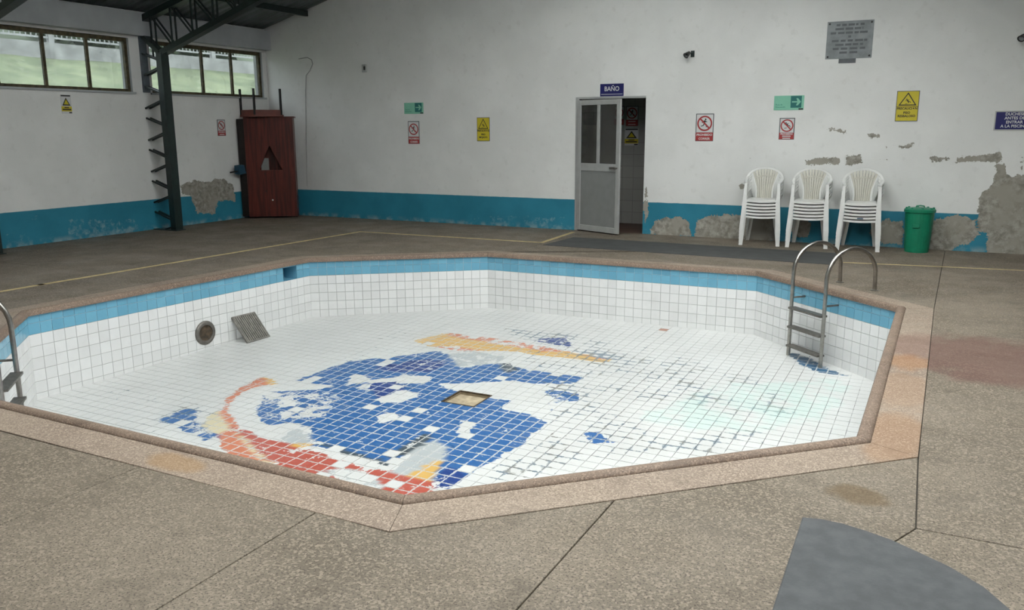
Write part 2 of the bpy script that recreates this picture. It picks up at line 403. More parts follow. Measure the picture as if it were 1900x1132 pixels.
# ---------------- pool coping: one mitred length per side, raised nosing along the water edge
coping = struct(empty('pool_coping'), 'reddish brown granular coping with raised rounded lip around the pool')
RAMP = [(-.025,-.035), (-.025,.008), (-.014,.020), (.012,.023), (.036,.019), (.047,.009), (.05,.003)]
prof_lip = RAMP+[(.05,-.035)]
prof_flat = [(.045,-.03), (.045,.003), (.277,.003), (.279,0), (.279,-.03)]
def swept_side(i, prof, name, mat, parent):
    a, b = OCT[i], OCT[(i+1) % 8]; m = MB(); rows = []
    for (d, z) in prof:
        oo = offset_poly(OCT, d); pa, pb = oo[i], oo[(i+1) % 8]; g = (pb-pa).normalized()*.0012
        rows.append([(pa.x+g.x, pa.y+g.y, z), (pb.x-g.x, pb.y-g.y, z)])
    n = len(rows); vs = [r[0] for r in rows]+[r[1] for r in rows]
    m.add(vs, [(k,(k+1)%n,n+(k+1)%n,n+k) for k in range(n)]+[tuple(range(n-1,-1,-1)), tuple(range(n,2*n))])
    return m.build(name, mat, parent)
for i in range(8):
    st = swept_side(i, prof_flat, 'coping_stone', M['coping'], coping)
    soften(swept_side(i, prof_lip, 'coping_lip', M['lip'], coping), 60)

# ---------------- pool walls with glazed tiles
def in_recess(i, s0, s1, z0, z1):      # overflow box on the left pool wall
    return ORDER[i] == 'C' and not (s1 < SK[0]+.004 or s0 > SK[1]-.004 or z1 < SK[2]+.004 or z0 > SK[3]-.004)
CDl = (Vector(PC['D'])-Vector(PC['C'])).length
SK = (2*CDl/round(CDl/TP), 4*CDl/round(CDl/TP), -.216, -.052)
tile_cache = {}
def tile_mesh(wd, h, mat):
    key = (round(wd,3), round(h,3), mat)
    if key not in tile_cache:
        c = .0018; t = .005; b = MB()
        b.add([(0,0,0),(wd,0,0),(wd,0,h),(0,0,h),(0,t-c,0),(wd,t-c,0),(wd,t-c,h),(0,t-c,h),(c,t,c),(wd-c,t,c),(wd-c,t,h-c),(c,t,h-c)],
              [(4,5,1,0),(5,6,2,1),(6,7,3,2),(7,4,0,3),(8,9,5,4),(9,10,6,5),(10,11,7,6),(11,8,4,7),(11,10,9,8)])
        m = b.mesh('tile', M[mat]); tile_cache[key] = m
    return tile_cache[key]
WNAME = {'D': 'near_left', 'I': 'near', 'G': 'near_right', 'F': 'right', 'E': 'far_right', 'B': 'far', 'A': 'far_left', 'C': 'left'}
GAP = .0034
skim = None
for i, k in enumerate(ORDER):
    a, b = OCT[i], OCT[(i+1) % 8]; d = (b-a); L = d.length; d.normalize(); nin = Vector((-d.y, d.x))
    mt = Matrix(((d.x, nin.x, 0, a.x), (d.y, nin.y, 0, a.y), (0, 0, 1, 0), (0, 0, 0, 1)))
    fz0, fz1 = floor_z(a.y), floor_z(b.y)
    bk = MB()
    fzz = lambda s: fz0+(fz1-fz0)*s/L
    def quad(s0, s1, z0a, z0b, z1): bk.add([(s0,-.001,z0a),(s1,-.001,z0b),(s1,-.001,z1),(s0,-.001,z1)], [(3,2,1,0)])
    if k == 'C':
        quad(0, SK[0], fzz(0)-.05, fzz(SK[0])-.05, -.005); quad(SK[1], L, fzz(SK[1])-.05, fzz(L)-.05, -.005)
        quad(SK[0], SK[1], fzz(SK[0])-.05, fzz(SK[1])-.05, SK[2]); quad(SK[0], SK[1], SK[3], SK[3], -.005)
    else: quad(0, L, fz0-.05, fz1-.05, -.005)
    wo = bk.build('pool_wall_'+WNAME[k], M['wgrout'], fix=False); wo.matrix_world = mt
    struct(wo, 'pool side wall with white glazed tiles under a two-row light blue band')
    visible = k in 'EBACD'
    joined = MB() if not visible else None; joinedb = MB() if not visible else None
    ncol = max(1, round(L/TP)); cw = L/ncol
    zs = [-.004, -.110, -.216]+[-.216-TP*r for r in range(1, 7)]
    for c in range(ncol):
        s0 = c*cw+GAP/2; wd = cw-GAP; fzl = min(fzz(s0), fzz(s0+wd))-.006
        for r in range(len(zs)-1):
            z1 = zs[r]-GAP/2; z0 = zs[r+1]+GAP/2
            if z0 < fzl+.02: z0 = fzl
            if z1-z0 < .012: continue
            mat = 'btile' if r < 2 else 'wtile'
            if in_recess(i, s0, s0+wd, z0, z1):
                if r == 0: z0 = SK[3]+GAP/2; link('tile', tile_mesh(wd, z1-z0, mat), wo).location = (s0, 0, z0)
                continue
            z0 = round(z0, 3) if z0 > fzl else z0
            if visible:
                o = link('tile', tile_mesh(wd, round((z1-z0)*250)/250 if z0 <= fzl else z1-z0, mat), wo)
                hh = round((z1-z0)*250)/250 if z0 <= fzl else z1-z0
                o.location = (s0, 0, z1-hh)
            else:
                (joinedb if r < 2 else joined).box((s0,0,z0), (s0+wd,.005,z1))
            if z0 <= fzl: break
    if not visible:
        for jj, mat in ((joined,'wtile'), (joinedb,'btile')):
            o = jj.build('tiles', M[mat], wo); o['kind'] = 'stuff'
    # pale joints behind the blue band
    bb = MB()
    if k == 'C':
        for (s0, s1, z0, z1) in ((0,SK[0],-.216,-.005), (SK[1],L,-.216,-.005), (SK[0],SK[1],SK[3],-.005)): bb.add([(s0,.0004,z0),(s1,.0004,z0),(s1,.0004,z1),(s0,.0004,z1)], [(3,2,1,0)])
    else: bb.add([(0,.0004,-.216),(L,.0004,-.216),(L,.0004,-.005),(0,.0004,-.005)], [(3,2,1,0)])
    bb.build('band_grout', M['bgrout'], wo, fix=False)
    if k == 'C':
        s0, s1, z0, z1 = SK; rb = MB(); dp = -.22
        q = lambda *p: rb.add(p, [(0,1,2,3)])
        q((s0,.004,z0),(s1,.004,z0),(s1,dp,z0),(s0,dp,z0)); q((s0,.004,z1),(s0,dp,z1),(s1,dp,z1),(s1,.004,z1))
        q((s0,.004,z0),(s0,dp,z0),(s0,dp,z1),(s0,.004,z1)); q((s1,.004,z0),(s1,.004,z1),(s1,dp,z1),(s1,dp,z0)); q((s0,dp,z0),(s1,dp,z0),(s1,dp,z1),(s0,dp,z1))
        sk = rb.build('overflow_box', M['btile'], wo, fix=False); sk['label'] = 'square recessed overflow opening lined in blue'
    if k == 'C': MT_LEFT = mt.copy(); N_LEFT = nin.copy()

# ---------------- pool floor: painted tile mural
def pxpoly(L): return [tuple(fl(p)[:2]) for p in L]
_k = lambda *c: tuple(x*.74 for x in lin(*c)[:3])+(1,)
BLUE, DBLUE, LAV, ORA, RED, YEL, CRE, DGR, LGR = _k(44,104,168), _k(28,66,140), _k(150,165,205), _k(216,128,92), _k(192,92,76), _k(226,182,100), _k(224,212,176), _k(72,84,92), _k(188,194,196)
MUR = [   # outline in the photograph, paint colour, how much of it is left, softness
 ([(543,707),(643,671),(728,662),(804,652),(833,657),(852,683),(913,674),(975,685),(1088,702),(1060,712),(1031,716),(960,708),(880,712),(814,714),(833,722),(949,745),(932,759),(975,768),(1020,785),(970,825),(937,844),(908,858),(875,882),(837,906),(795,901),(818,863),(826,830),(809,816),(785,825),(728,863),(657,847),(577,830),(577,797),(539,787),(500,790),(470,770),(487,726),(591,723),(620,716),(575,712)], BLUE, .93),
 ([(590,724),(640,735),(600,775),(540,785),(478,768),(480,735)], BLUE, .50),
 ([(752,697),(804,700),(790,711),(752,712),(700,720),(660,722),(690,706)], None, 0),
 ([(695,742),(742,721),(776,735),(738,750)], None, 0),
 ([(655,700),(680,697),(690,707),(640,716)], None, .0),
 ([(690,775),(730,764),(745,778),(705,787)], None, .25),
 ([(855,793),(878,790),(872,806),(850,806)], None, .15),
 ([(1008,721),(1079,730),(1074,747),(1040,746),(1017,735)], BLUE, .72),
 ([(1070,800),(1140,800),(1150,825),(1090,826)], BLUE, .50),
 ([(985,740),(1030,738),(1060,760),(990,765)], BLUE, .30),
 ([(293,783),(335,761),(366,754),(370,778),(406,802),(359,806),(312,792)], BLUE, .86),
 ([(330,785),(368,778),(415,812),(380,822)], BLUE, .55),
 ([(700,680),(780,668),(830,672),(800,690),(720,690)], DBLUE, .8),
 ([(680,712),(740,708),(750,725),(700,738)], DBLUE, .92),
 # cream and orange ribbon
 ([(372,790),(400,760),(425,775),(432,800),(520,870),(480,868),(402,808)], CRE, .85),
 ([(501,701),(482,700),(440,721),(409,749),(412,770),(428,792),(454,797),(428,765),(425,757),(444,736),(473,719),(525,712)], ORA, .90),
 ([(525,712),(501,701),(490,700),(500,716)], YEL, .75),
 ([(402,806),(430,800),(500,858),(512,868),(470,872),(418,846)], ORA, .9),
 ([(428,792),(454,797),(506,820),(582,835),(662,863),(724,873),(797,895),(812,914),(724,935),(582,900),(512,866),(470,830),(436,806)], RED, .88),
 ([(600,868),(660,870),(720,900),(690,915),(640,900)], LGR, .55),
 ([(436,806),(455,812),(515,868),(500,866)], CRE, .9),
 # pale wings and their amber hems
 ([(515,816),(558,790),(577,806),(577,830),(530,824)], LGR, .85),
 ([(530,824),(577,822),(577,832),(545,832)], YEL, .85),
 ([(809,814),(828,835),(828,850),(797,894),(724,877),(771,830)], LGR, .9),
 ([(750,884),(800,858),(824,855),(797,895)], YEL, .9),
 ([(581,826),(590,822),(660,842),(726,858),(724,866),(657,850)], DGR, .85),
 ([(785,806),(808,812),(760,838),(730,852),(722,846)], DGR, .8),
 ([(830,868),(850,868),(870,884),(835,908),(798,902)], DBLUE, .85),
 # beak
 ([(768,634),(818,619),(913,631),(1008,645),(1141,667),(1126,674),(1030,664),(960,655),(880,650),(795,645)], YEL, .93),
 ([(826,617),(913,627),(1008,642),(1070,654),(1010,652),(913,637),(840,626)], ORA, .70),
 ([(795,644),(850,643),(915,655),(860,655)], ORA, .62),
 ([(1050,655),(1141,666),(1120,668)], ORA, .6),
 ([(985,632),(1010,627),(1055,625),(1068,645),(1030,642)], DBLUE, .72),
 ([(925,676),(950,672),(962,688),(935,692)], DGR, .7),
 ([(832,657),(870,650),(940,662),(925,676),(880,678),(850,682)], LGR, .75),
]
MURW = [(pxpoly(p), c, a-.14 if a > .6 else a) for p, c, a in MUR]
FLK = [(pxpoly(p), s) for p, s in [
 ([(960,640),(1200,640),(1420,700),(1500,760),(1420,830),(1200,850),(1000,870),(900,880),(960,800),(1040,740),(960,700)], .31),
 ([(870,880),(940,850),(1010,830),(1120,850),(1000,900)], .38),
 ([(900,600),(1080,620),(1240,660),(1200,690),(1060,660),(960,630)], .36),
 ([(340,740),(410,745),(420,770),(300,800),(240,790)], .34), ([(1150,640),(1230,680),(1180,740),(1100,700)], .30),
 ([(680,620),(780,610),(760,660),(690,670),(600,690)], .24), ([(140,720),(330,720),(300,800),(200,780)], .2)]]
AQ = pxpoly([(1150,760),(1300,700),(1560,690),(1620,720),(1590,800),(1350,830),(1150,800)])
BLK = pxpoly([(1460,655),(1500,660),(1545,690),(1580,700),(1520,693),(1480,676)])
def paint_at(P):
    P = np.asarray(P, float)
    W = np.array([[mnoise.noise(Vector((x*4.5, y*4.5, 3.1))), mnoise.noise(Vector((x*4.5, y*4.5, 9.7)))] for x, y in P])
    W2 = np.array([[mnoise.noise(Vector((x*15, y*15, 5.1))), mnoise.noise(Vector((x*15, y*15, 1.7)))] for x, y in P])
    Q = P+W*.035+W2*.022
    col = np.tile(np.array([.50,.50,.49,-.35]), (len(P), 1))
    for poly, c, a in MURW:
        sd = plane_sd(Q, poly); m = np.clip((sd+.012)/.024, 0, 1)
        if c is None: col[:, 3] = col[:, 3]*(1-m)+a*m
        else:
            k = m > .5; col[k, :3] = c[:3]; col[:, 3] = col[:, 3]*(1-m)+a*m
            lo = (m > 0) & (col[:, 3] > 0) & (~k) & (col[:, 3] < .5); col[lo, :3] = c[:3]
    fk = np.full(len(P), .0)
    for poly, s in FLK: fk = np.maximum(fk, np.clip((plane_sd(Q, poly)+.15)/.3, 0, 1)*s)
    sd = plane_sd(Q, BLK); k = sd > -.01; col[k] = (*lin(30,84,120)[:3], .72)
    aq = np.clip((plane_sd(Q, AQ)+.3)/.6, 0, 1)*.8
    return col, fk, aq
BR = tuple(fl((1235,614))[:2])

def clip_poly(P, Q):
    out = [tuple(p) for p in P]
    for i in range(len(Q)):
        a, b = Q[i], Q[(i+1) % len(Q)]; res = []
        f = lambda p: (b.x-a.x)*(p[1]-a.y)-(b.y-a.y)*(p[0]-a.x)
        for j in range(len(out)):
            p, q = out[j-1], out[j]; fp, fq = f(p), f(q)
            if (fp >= 0) != (fq >= 0):
                t = fp/(fp-fq); res.append((p[0]+(q[0]-p[0])*t, p[1]+(q[1]-p[1])*t))
            if fq >= 0: res.append(q)
        out = res
        if not out: break
    return out
pf = None
cells = []
for ix in range(-34, 36):
    for iy in range(-34, 36):
        x0 = GX0+ix*TP; y0 = GY0+iy*TP
        if 0 <= ix <= 2 and 0 <= iy <= 2: continue
        full = [(x0,y0),(x0+TP,y0),(x0+TP,y0+TP),(x0,y0+TP)]
        c = clip_poly(full, OCT)
        if len(c) < 3: continue
        ar = .5*abs(sum(c[j-1][0]*c[j][1]-c[j][0]*c[j-1][1] for j in range(len(c))))
        cells.append((ix, iy, x0, y0, c, ar > TP*TP*.999, ar))
gb = MB()
for ix, iy, x0, y0, c, isf, ar in cells: gb.add([(p[0],p[1],floor_z(p[1])) for p in c], [tuple(range(len(c)))])
gm = gb.mesh('pool_floor', M['grout'])
gp = np.array([v[:2] for v in gb.v]); dirt = np.full(len(gp), .25)
bl = plane_sd(gp, MURW[0][0]); dirt = np.where(bl > -.05, -.35, dirt)
dpoly = pxpoly([(40,740),(330,690),(420,740),(300,810),(150,790)]); dirt = np.maximum(dirt, np.clip(plane_sd(gp, dpoly)/.2+.5, 0, 1)*.55)
dpoly = pxpoly([(900,880),(1020,790),(1150,690),(1480,670),(1620,720),(1590,830),(1300,850)]); dirt = np.maximum(dirt, np.clip(plane_sd(gp, dpoly)/.3+.5, 0, 1)*.62)
set_attr(gm, 'dirt', dirt)
pf = struct(link('pool_floor', gm), 'empty pool floor of square glazed tiles with a worn painted mural')
def tile_geo(c, isf, x0, y0, g=.0026, hgt=.0035):
    """returns verts, faces of one floor tile; full tiles carry a 4x4 top grid"""
    tilt = random.uniform(-.0003, .0003); tx = random.uniform(-.0003, .0003)
    zz = lambda x, y: floor_z(y)+hgt+tilt*(y-y0)/TP*2+tx*(x-x0)/TP*2
    if isf:
        N = 4; xs = np.linspace(x0+g, x0+TP-g, N); ys = np.linspace(y0+g, y0+TP-g, N)
        v = [(x,y,zz(x,y)) for y in ys for x in xs]; f = [(j*N+i,j*N+i+1,(j+1)*N+i+1,(j+1)*N+i) for j in range(N-1) for i in range(N-1)]
        b = len(v); cs = [(0,0),(N-1,0),(N-1,N-1),(0,N-1)]; v += [(xs[i],ys[j],floor_z(ys[j])-.001) for i,j in cs]
        rim = [0,N-1,N*N-1,N*(N-1)]
        f += [(b,b+1,rim[1],rim[0]),(b+1,b+2,rim[2],rim[1]),(b+2,b+3,rim[3],rim[2]),(b+3,b,rim[0],rim[3])]
        return v, f
    P = [Vector(p) for p in c]; cen = sum(P, Vector((0,0)))/len(P)
    P = [p+(cen-p).normalized()*g for p in P]; n = len(P)
    return [(p.x,p.y,zz(p.x,p.y)) for p in P]+[(p.x,p.y,floor_z(p.y)-.001) for p in P], [tuple(range(n))]+[(n+i,n+(i+1)%n,(i+1)%n,i) for i in range(n)]
# the 300 tiles that show largest: whole, in view above the near lip
def in_view(cx, cy):
    P = np.array([cx,cy,floor_z(cy)])-CAMP; z = P@CF; px = 950+F_PX*(P@CR)/z; py = 566-F_PX*(P@CU)/z
    if not (5 < px < 1895 and 0 < py < 1125): return False
    d = ray((px, py)); t = (.03-CH)/d[2]; q = d*t
    return all(((OCT[(i+1)%8].x-OCT[i].x)*(q[1]-OCT[i].y)-(OCT[(i+1)%8].y-OCT[i].y)*(q[0]-OCT[i].x)) > .01 for i in range(8))
def show(c):
    cx, cy = c[2]+TP/2, c[3]+TP/2; d = math.sqrt(cx*cx+cy*cy+(CH+.85)**2); return (CH+.85)/d**3
vis = sorted([c for c in cells if c[5] and in_view(c[2]+TP/2, c[3]+TP/2)], key=show, reverse=True)[:300]
visid = set((c[0], c[1]) for c in vis)
geo = []; allp = []
for c in cells:
    v, f = tile_geo(c[4], c[5], c[2], c[3]); geo.append((c, v, f)); allp += [p[:2] for p in v]
col, fk, aq = paint_at(allp)
k0 = 0; sv, sf, sidx = [], [], []
def paint_mesh(m, idx):
    a = m.color_attributes.new('paint', 'FLOAT_COLOR', 'POINT'); a.data.foreach_set('color', np.ascontiguousarray(col[idx], np.float32).ravel())
    set_attr(m, 'fleck', fk[idx]); set_attr(m, 'aqua', aq[idx])
for c, v, f in geo:
    idx = np.arange(k0, k0+len(v)); k0 += len(v)
    # whole tiles now and then lost their paint; a few carry a brown stain
    if random.random() < .03+.22*max(0, mnoise.noise(Vector((c[2]*1.5, c[3]*1.5, 4.4)))): col[idx, 3] = np.minimum(col[idx, 3], .12)
    if abs(c[2]+TP/2-BR[0]) < TP/2 and abs(c[3]+TP/2-BR[1]) < TP/2: col[idx] = (*lin(150,95,70)[:3], 1.0)
    if (c[0], c[1]) in visid:
        m = bpy.data.meshes.new('tile'); m.from_pydata(v, [], f); m.materials.append(M['ftile']); paint_mesh(m, idx); link('tile', m, pf)
    else:
        b = len(sv); sv += v; sf += [tuple(i+b for i in q) for q in f]; sidx.append(idx)
m = bpy.data.meshes.new('far_tiles'); m.from_pydata(sv, [], sf); m.materials.append(M['ftile']); paint_mesh(m, np.concatenate(sidx))
o = link('far_tiles', m, pf); o['kind'] = 'stuff'
# drain sump in the middle
x0, y0, x1, y1 = GX0, GY0, GX0+3*TP, GY0+3*TP; zt = floor_z(y0+.17); b = MB(); zd = zt-.028
for q in ([(x0,y0,zd),(x1,y0,zd),(x1,y1,zd),(x0,y1,zd)], [(x0,y0,zd),(x0,y1,zd),(x0,y1,zt+.004),(x0,y0,zt+.001)], [(x1,y1,zd),(x1,y0,zd),(x1,y0,zt+.001),(x1,y1,zt+.004)], [(x0,y1,zd),(x1,y1,zd),(x1,y1,zt+.004),(x0,y1,zt+.004)], [(x1,y0,zd),(x0,y0,zd),(x0,y0,zt+.001),(x1,y0,zt+.001)]): b.add(q, [(0,1,2,3)])
o = b.build('drain_sump', M['beige_drain'], pf, fix=False); o['label'] = 'open square drain sump with beige cement bottom'
b = MB()
for (a, c) in (((x0,y0),(x1,y0)), ((x1,y0),(x1,y1)), ((x1,y1),(x0,y1)), ((x0,y1),(x0,y0))): b.bar((a[0],a[1],floor_z(a[1])+.001), (c[0],c[1],floor_z(c[1])+.001), .014, .012)
o = b.build('drain_rim', M['rust_brown'], pf)

# ---------------- back wall (with doorway), left wall
DX0, DX1, DZ = -5.30, -4.17, 2.10
def wall_grid(us, zs, to3, skip=None, name='wall', top=None, peels=(), salts=()):
    V = [(u, z) for z in zs for u in us]; nu = len(us); F = []
    for j in range(len(zs)-1):
        for i in range(nu-1):
            if skip and skip((us[i]+us[i+1])/2, (zs[j]+zs[j+1])/2): continue
            F.append((j*nu+i, j*nu+i+1, (j+1)*nu+i+1, (j+1)*nu+i))
    if top:
        b = len(V); V += [(u, top(u)) for u in us]; r = (len(zs)-1)*nu
        for i in range(nu-1): F.append((r+i, r+i+1, b+i+1, b+i))
    m = bpy.data.meshes.new(name); m.from_pydata([to3(u, z) for u, z in V], [], F); m.materials.append(M['wall'])
    P = np.array(V); pe = np.full(len(P), -.2)
    for poly, bias in peels: pe = np.maximum(pe, np.clip(plane_sd(P, poly)+bias, -.2, .2))
    sa = np.zeros(len(P))
    for poly, s in salts: sa = np.maximum(sa, np.clip((plane_sd(P, poly)+.05)/.1, 0, 1)*s)
    set_attr(m, 'peel', pe); set_attr(m, 'salt', sa)
    return link(name, m)
def bp(L): return [(gy(p)[0], gy(p)[2]) for p in L]
def rect(x0, y0, x1, y1): return [(x0,y0),(x1,y0),(x1,y1),(x0,y1)]
PEEL_B = [([(1197,340),(1202,345),(1202,365),(1198,366),(1204,372),(1203,402),(1197,412),(1193,388)], -.005),
 ([(1207,427),(1215,412),(1235,405),(1262,403),(1280,412),(1281,437),(1240,440),(1208,434)], .005),
 ([(1287,433),(1296,408),(1316,401),(1348,399),(1430,402),(1445,445),(1380,452),(1290,444)], .005),
 ([(1465,412),(1490,405),(1506,415),(1500,442),(1470,440)], 0), ([(1612,424),(1640,408),(1676,410),(1676,456),(1640,452),(1616,440)], 0),
 ([(1722,412),(1782,398),(1809,408),(1813,433),(1809,447),(1778,459),(1761,469),(1722,470)], .005),
 ([(1813,388),(1824,356),(1844,342),(1851,314),(1860,297),(1866,316),(1876,328),(1900,325),(1990,330),(1995,475),(1832,472),(1830,433),(1813,429)], .0),
 ([(1534,235),(1573,243),(1571,248),(1538,243)], -.006), ([(1607,247),(1632,250),(1632,256),(1610,255)], -.004),
 ([(1668,272),(1695,261),(1702,264),(1692,275),(1676,279)], -.006), ([(1630,259),(1657,262),(1652,284),(1636,278)], -.05),
 ([(1491,294),(1530,291),(1560,292),(1558,306),(1495,308)], -.010), ([(1565,287),(1598,286),(1602,305),(1570,306)], -.012),
 ([(1630,292),(1656,293),(1650,303),(1632,300)], -.014), ([(1722,291),(1766,288),(1764,301),(1728,301)], -.020),
 ([(1774,292),(1820,287),(1860,283),(1860,303),(1775,303)], -.010), ([(1386,289),(1404,291),(1400,300),(1388,298)], -.04), ([(1432,295),(1448,299),(1444,306)], -.03),
 ([(1845,300),(1870,300),(1874,330),(1848,330)], -.02), ([(1890,290),(1902,288),(1902,330),(1893,330)], -.03), ([(1370,340),(1382,340),(1380,352),(1371,352)], -.02)]
SALT_B = [([(690,395),(1066,404),(1066,432),(690,412)], .42), ([(900,395),(1060,398),(1064,428),(900,420)], .5)]
us = np.unique(np.round(np.concatenate([np.arange(XL-.2, DX0, .1), [DX0, DX1], np.arange(DX0, DX1, .2), np.arange(DX1, 1.7, .025), np.arange(1.7, XR+.3, .15), [RIDGE]]), 4))
zs = np.unique(np.round(np.concatenate([[-.05], np.arange(0, 2.10, .025), [DZ, .5], np.arange(2.15, 3.3, .15)]), 4)); zs = zs[zs < 3.35]
wall_back = wall_grid(list(us), list(zs), lambda u, z: (u, YB, z), lambda u, z: DX0 < u < DX1 and z < DZ, 'wall_back', lambda u: roof_z(u)+.12, [(bp(p), b) for p, b in PEEL_B], [(bp(p), s) for p, s in SALT_B])
struct(wall_back, 'tall white wall with a turquoise painted band along its foot and peeling plaster')
def lp(L): return [(gx(p)[1], gx(p)[2]) for p in L]
PEEL_L = [([(334,345),(361,334),(389,338),(408,330),(431,342),(437,373),(404,373),(398,397),(365,395),(354,365),(338,360)], 0)]
SALT_L = [(rect(5,424,62,456), .50), (rect(35,392,78,415), .42), (rect(122,402,258,442), .55), (rect(335,372,436,412), .38)]
WIN = [(3.9, 9.60, 5), (9.98, 12.58, 4)]; WZ0, WZ1 = 2.25, 3.09
ys = np.unique(np.round(np.concatenate([np.arange(YF, 6.8, .25), np.arange(6.8, YB+.01, .04), [YB], [w_ for W_ in WIN for w_ in W_[:2]]]), 4))
zsl = np.unique(np.round(np.concatenate([[-.05], np.arange(0, .8, .03), np.arange(.8, 2.2, .1), [WZ0, WZ1, 3.3, 3.52]]), 4))
wall_left = wall_grid(list(ys), list(zsl), lambda u, z: (XL, u, z), lambda u, z: WZ0 < z < WZ1 and any(a < u < b for a, b, _ in WIN), 'wall_left', None, [(lp(p), b) for p, b in PEEL_L], [(lp(p), s) for p, s in SALT_L])
struct(wall_left, 'white side wall with high windows and a turquoise band at its foot')
# window reveals and wall thickness
b = MB()
for a, c, _ in WIN:
    for q in ([(XL,a,WZ0),(XL,c,WZ0),(XL-.2,c,WZ0),(XL-.2,a,WZ0)], [(XL,a,WZ1),(XL-.2,a,WZ1),(XL-.2,c,WZ1),(XL,c,WZ1)], [(XL,a,WZ0),(XL-.2,a,WZ0),(XL-.2,a,WZ1),(XL,a,WZ1)], [(XL,c,WZ0),(XL,c,WZ1),(XL-.2,c,WZ1),(XL-.2,c,WZ0)]): b.add(q, [(0,1,2,3)])
b.build('window_reveal', M['roof_beam'], wall_left, fix=False)
b = MB()       # outer leaf of the left wall
b.box((XL-.22,YF,-.1), (XL-.2,YB+.2,WZ0)); b.box((XL-.22,YF,WZ1), (XL-.2,YB+.2,3.5))
yy = YF
for a, c, _ in WIN: b.box((XL-.22,yy,WZ0), (XL-.2,a,WZ1)); yy = c
b.box((XL-.22,yy,WZ0), (XL-.2,YB+.2,WZ1)); b.build('outer_leaf', M['concrete'], wall_left)
# ring beam over the windows
struct(MB().box((XL-.2,YF,3.13), (-11.66,YB-.001,3.49)).build('trim_1', M['roof_beam']), 'plastered ring beam above the high windows')
struct(MB().box((XR,YF-.2,-.1), (XR+.2,YB+.2,3.6)).build('wall_right', M['roof_beam']), 'plain white side wall')
b = MB(); prof = [(XL-.2,-.1),(XR+.2,-.1),(XR+.2,roof_z(XR)+.1),(RIDGE,roof_z(RIDGE)+.12),(XL-.2,3.55)]
b.add([(x,YF,z) for x,z in prof]+[(x,YF-.2,z) for x,z in prof], [(0,1,2,3,4),(9,8,7,6,5)]+[(i,5+i,5+(i+1)%5,(i+1)%5) for i in range(5)])
struct(b.build('wall_front', M['roof_beam']), 'plain white end wall')

# ---------------- windows
n_ = 0
W1P = [4.0, 4.7, 5.4, 6.1, 6.77, 7.45, 8.169, 8.888, 9.58]; W2P = [10.02, 10.39, 11.147, 11.845, 12.56]
for wi, ((a, c, k), P) in enumerate(zip(WIN, (W1P, W2P))):
    wo = struct(empty('window_%d' % (wi+1), (XL-.08,(a+c)/2,WZ0)), ['long strip window with rusty steel mullions and dusty panes', 'shorter strip window with rusty steel mullions above the red cabinet'][wi])
    Y0 = (a+c)/2
    b = MB(); b.box((-.03,a-Y0,.0), (.03,c-Y0,.045)); b.box((-.03,a-Y0,WZ1-WZ0-.06), (.03,c-Y0,WZ1-WZ0)); b.box((-.03,a-Y0,.045), (.03,a-Y0+.05,WZ1-WZ0-.06)); b.box((-.03,c-Y0-.05,.045), (.03,c-Y0,WZ1-WZ0-.06)); b.build('window_frame', M['rust_frame'], wo)
    for y in P[1:-1]: MB().box((-.022,y-Y0-.022,.045), (.022,y-Y0+.022,WZ1-WZ0-.06)).build('mullion', M['rust_frame'], wo)
    for y, y2 in zip(P[:-1], P[1:]):
        if y2 < 6: continue
        MB().box((-.003,max(y+.022,a+.05)-Y0,.045), (.003,min(y2-.022,c-.05)-Y0,WZ1-WZ0-.06)).build('pane', M['glass'], wo)
    MB().box((.05,a-Y0-.04,-.03), (.11,c-Y0+.04,.0)).build('window_sill', M['roof_beam'], wo)

# ---------------- roof: corrugated sheets, some of them translucent
roof = struct(empty('roof', (0,0,0)), 'grey corrugated metal roof on black trusses with translucent sheets over the pool')
def sheet(xa, xb, ya, yb, mat, name):
    n = int(round((yb-ya)/.0475)); vs = []
    for j in range(n+1):
        y = ya+(yb-ya)*j/n; dz = .016*math.cos(2*math.pi*(y/.19))
        for x in (xa, xb): vs.append((x, y, roof_z(x)+.03+dz))
    return MB().add(vs, [(2*j,2*j+1,2*j+3,2*j+2) for j in range(n)]).build(name, M[mat], roof, fix=False)
ya = YF-.3; lane = 0
SKY = (-5.2, RIDGE, RIDGE, 1.8)
while ya < YB+.1:
    yb = min(ya+.95, YB+.15)
    sky = lane % 4 != 3 and 0.3 < (ya+yb)/2 < 8.6
    if sky:
        sheet(XL-.4, SKY[0], ya, yb, 'roof', 'roof_sheet'); sheet(SKY[0], RIDGE, ya, yb, 'skylight', 'translucent_sheet_offscreen')
        sheet(RIDGE, SKY[3], ya, yb, 'skylight', 'translucent_sheet_offscreen'); sheet(SKY[3], XR+.4, ya, yb, 'roof', 'roof_sheet')
    else:
        sheet(XL-.4, RIDGE, ya, yb, 'roof', 'roof_sheet'); sheet(RIDGE, XR+.4, ya, yb, 'roof', 'roof_sheet')
    ya = yb; lane += 1
# purlins
for px_ in (-10.75, -9.2, -7.6, -6.0, -4.5, -2.9, -1.4, .2, 1.8, 3.3):
    z = roof_z(px_)-.035; struct(MB().box((px_-.035,YF,z-.05), (px_+.035,YB,z+.05)).build('purlin', M['black_iron']), 'black steel purlin under the roof sheets')
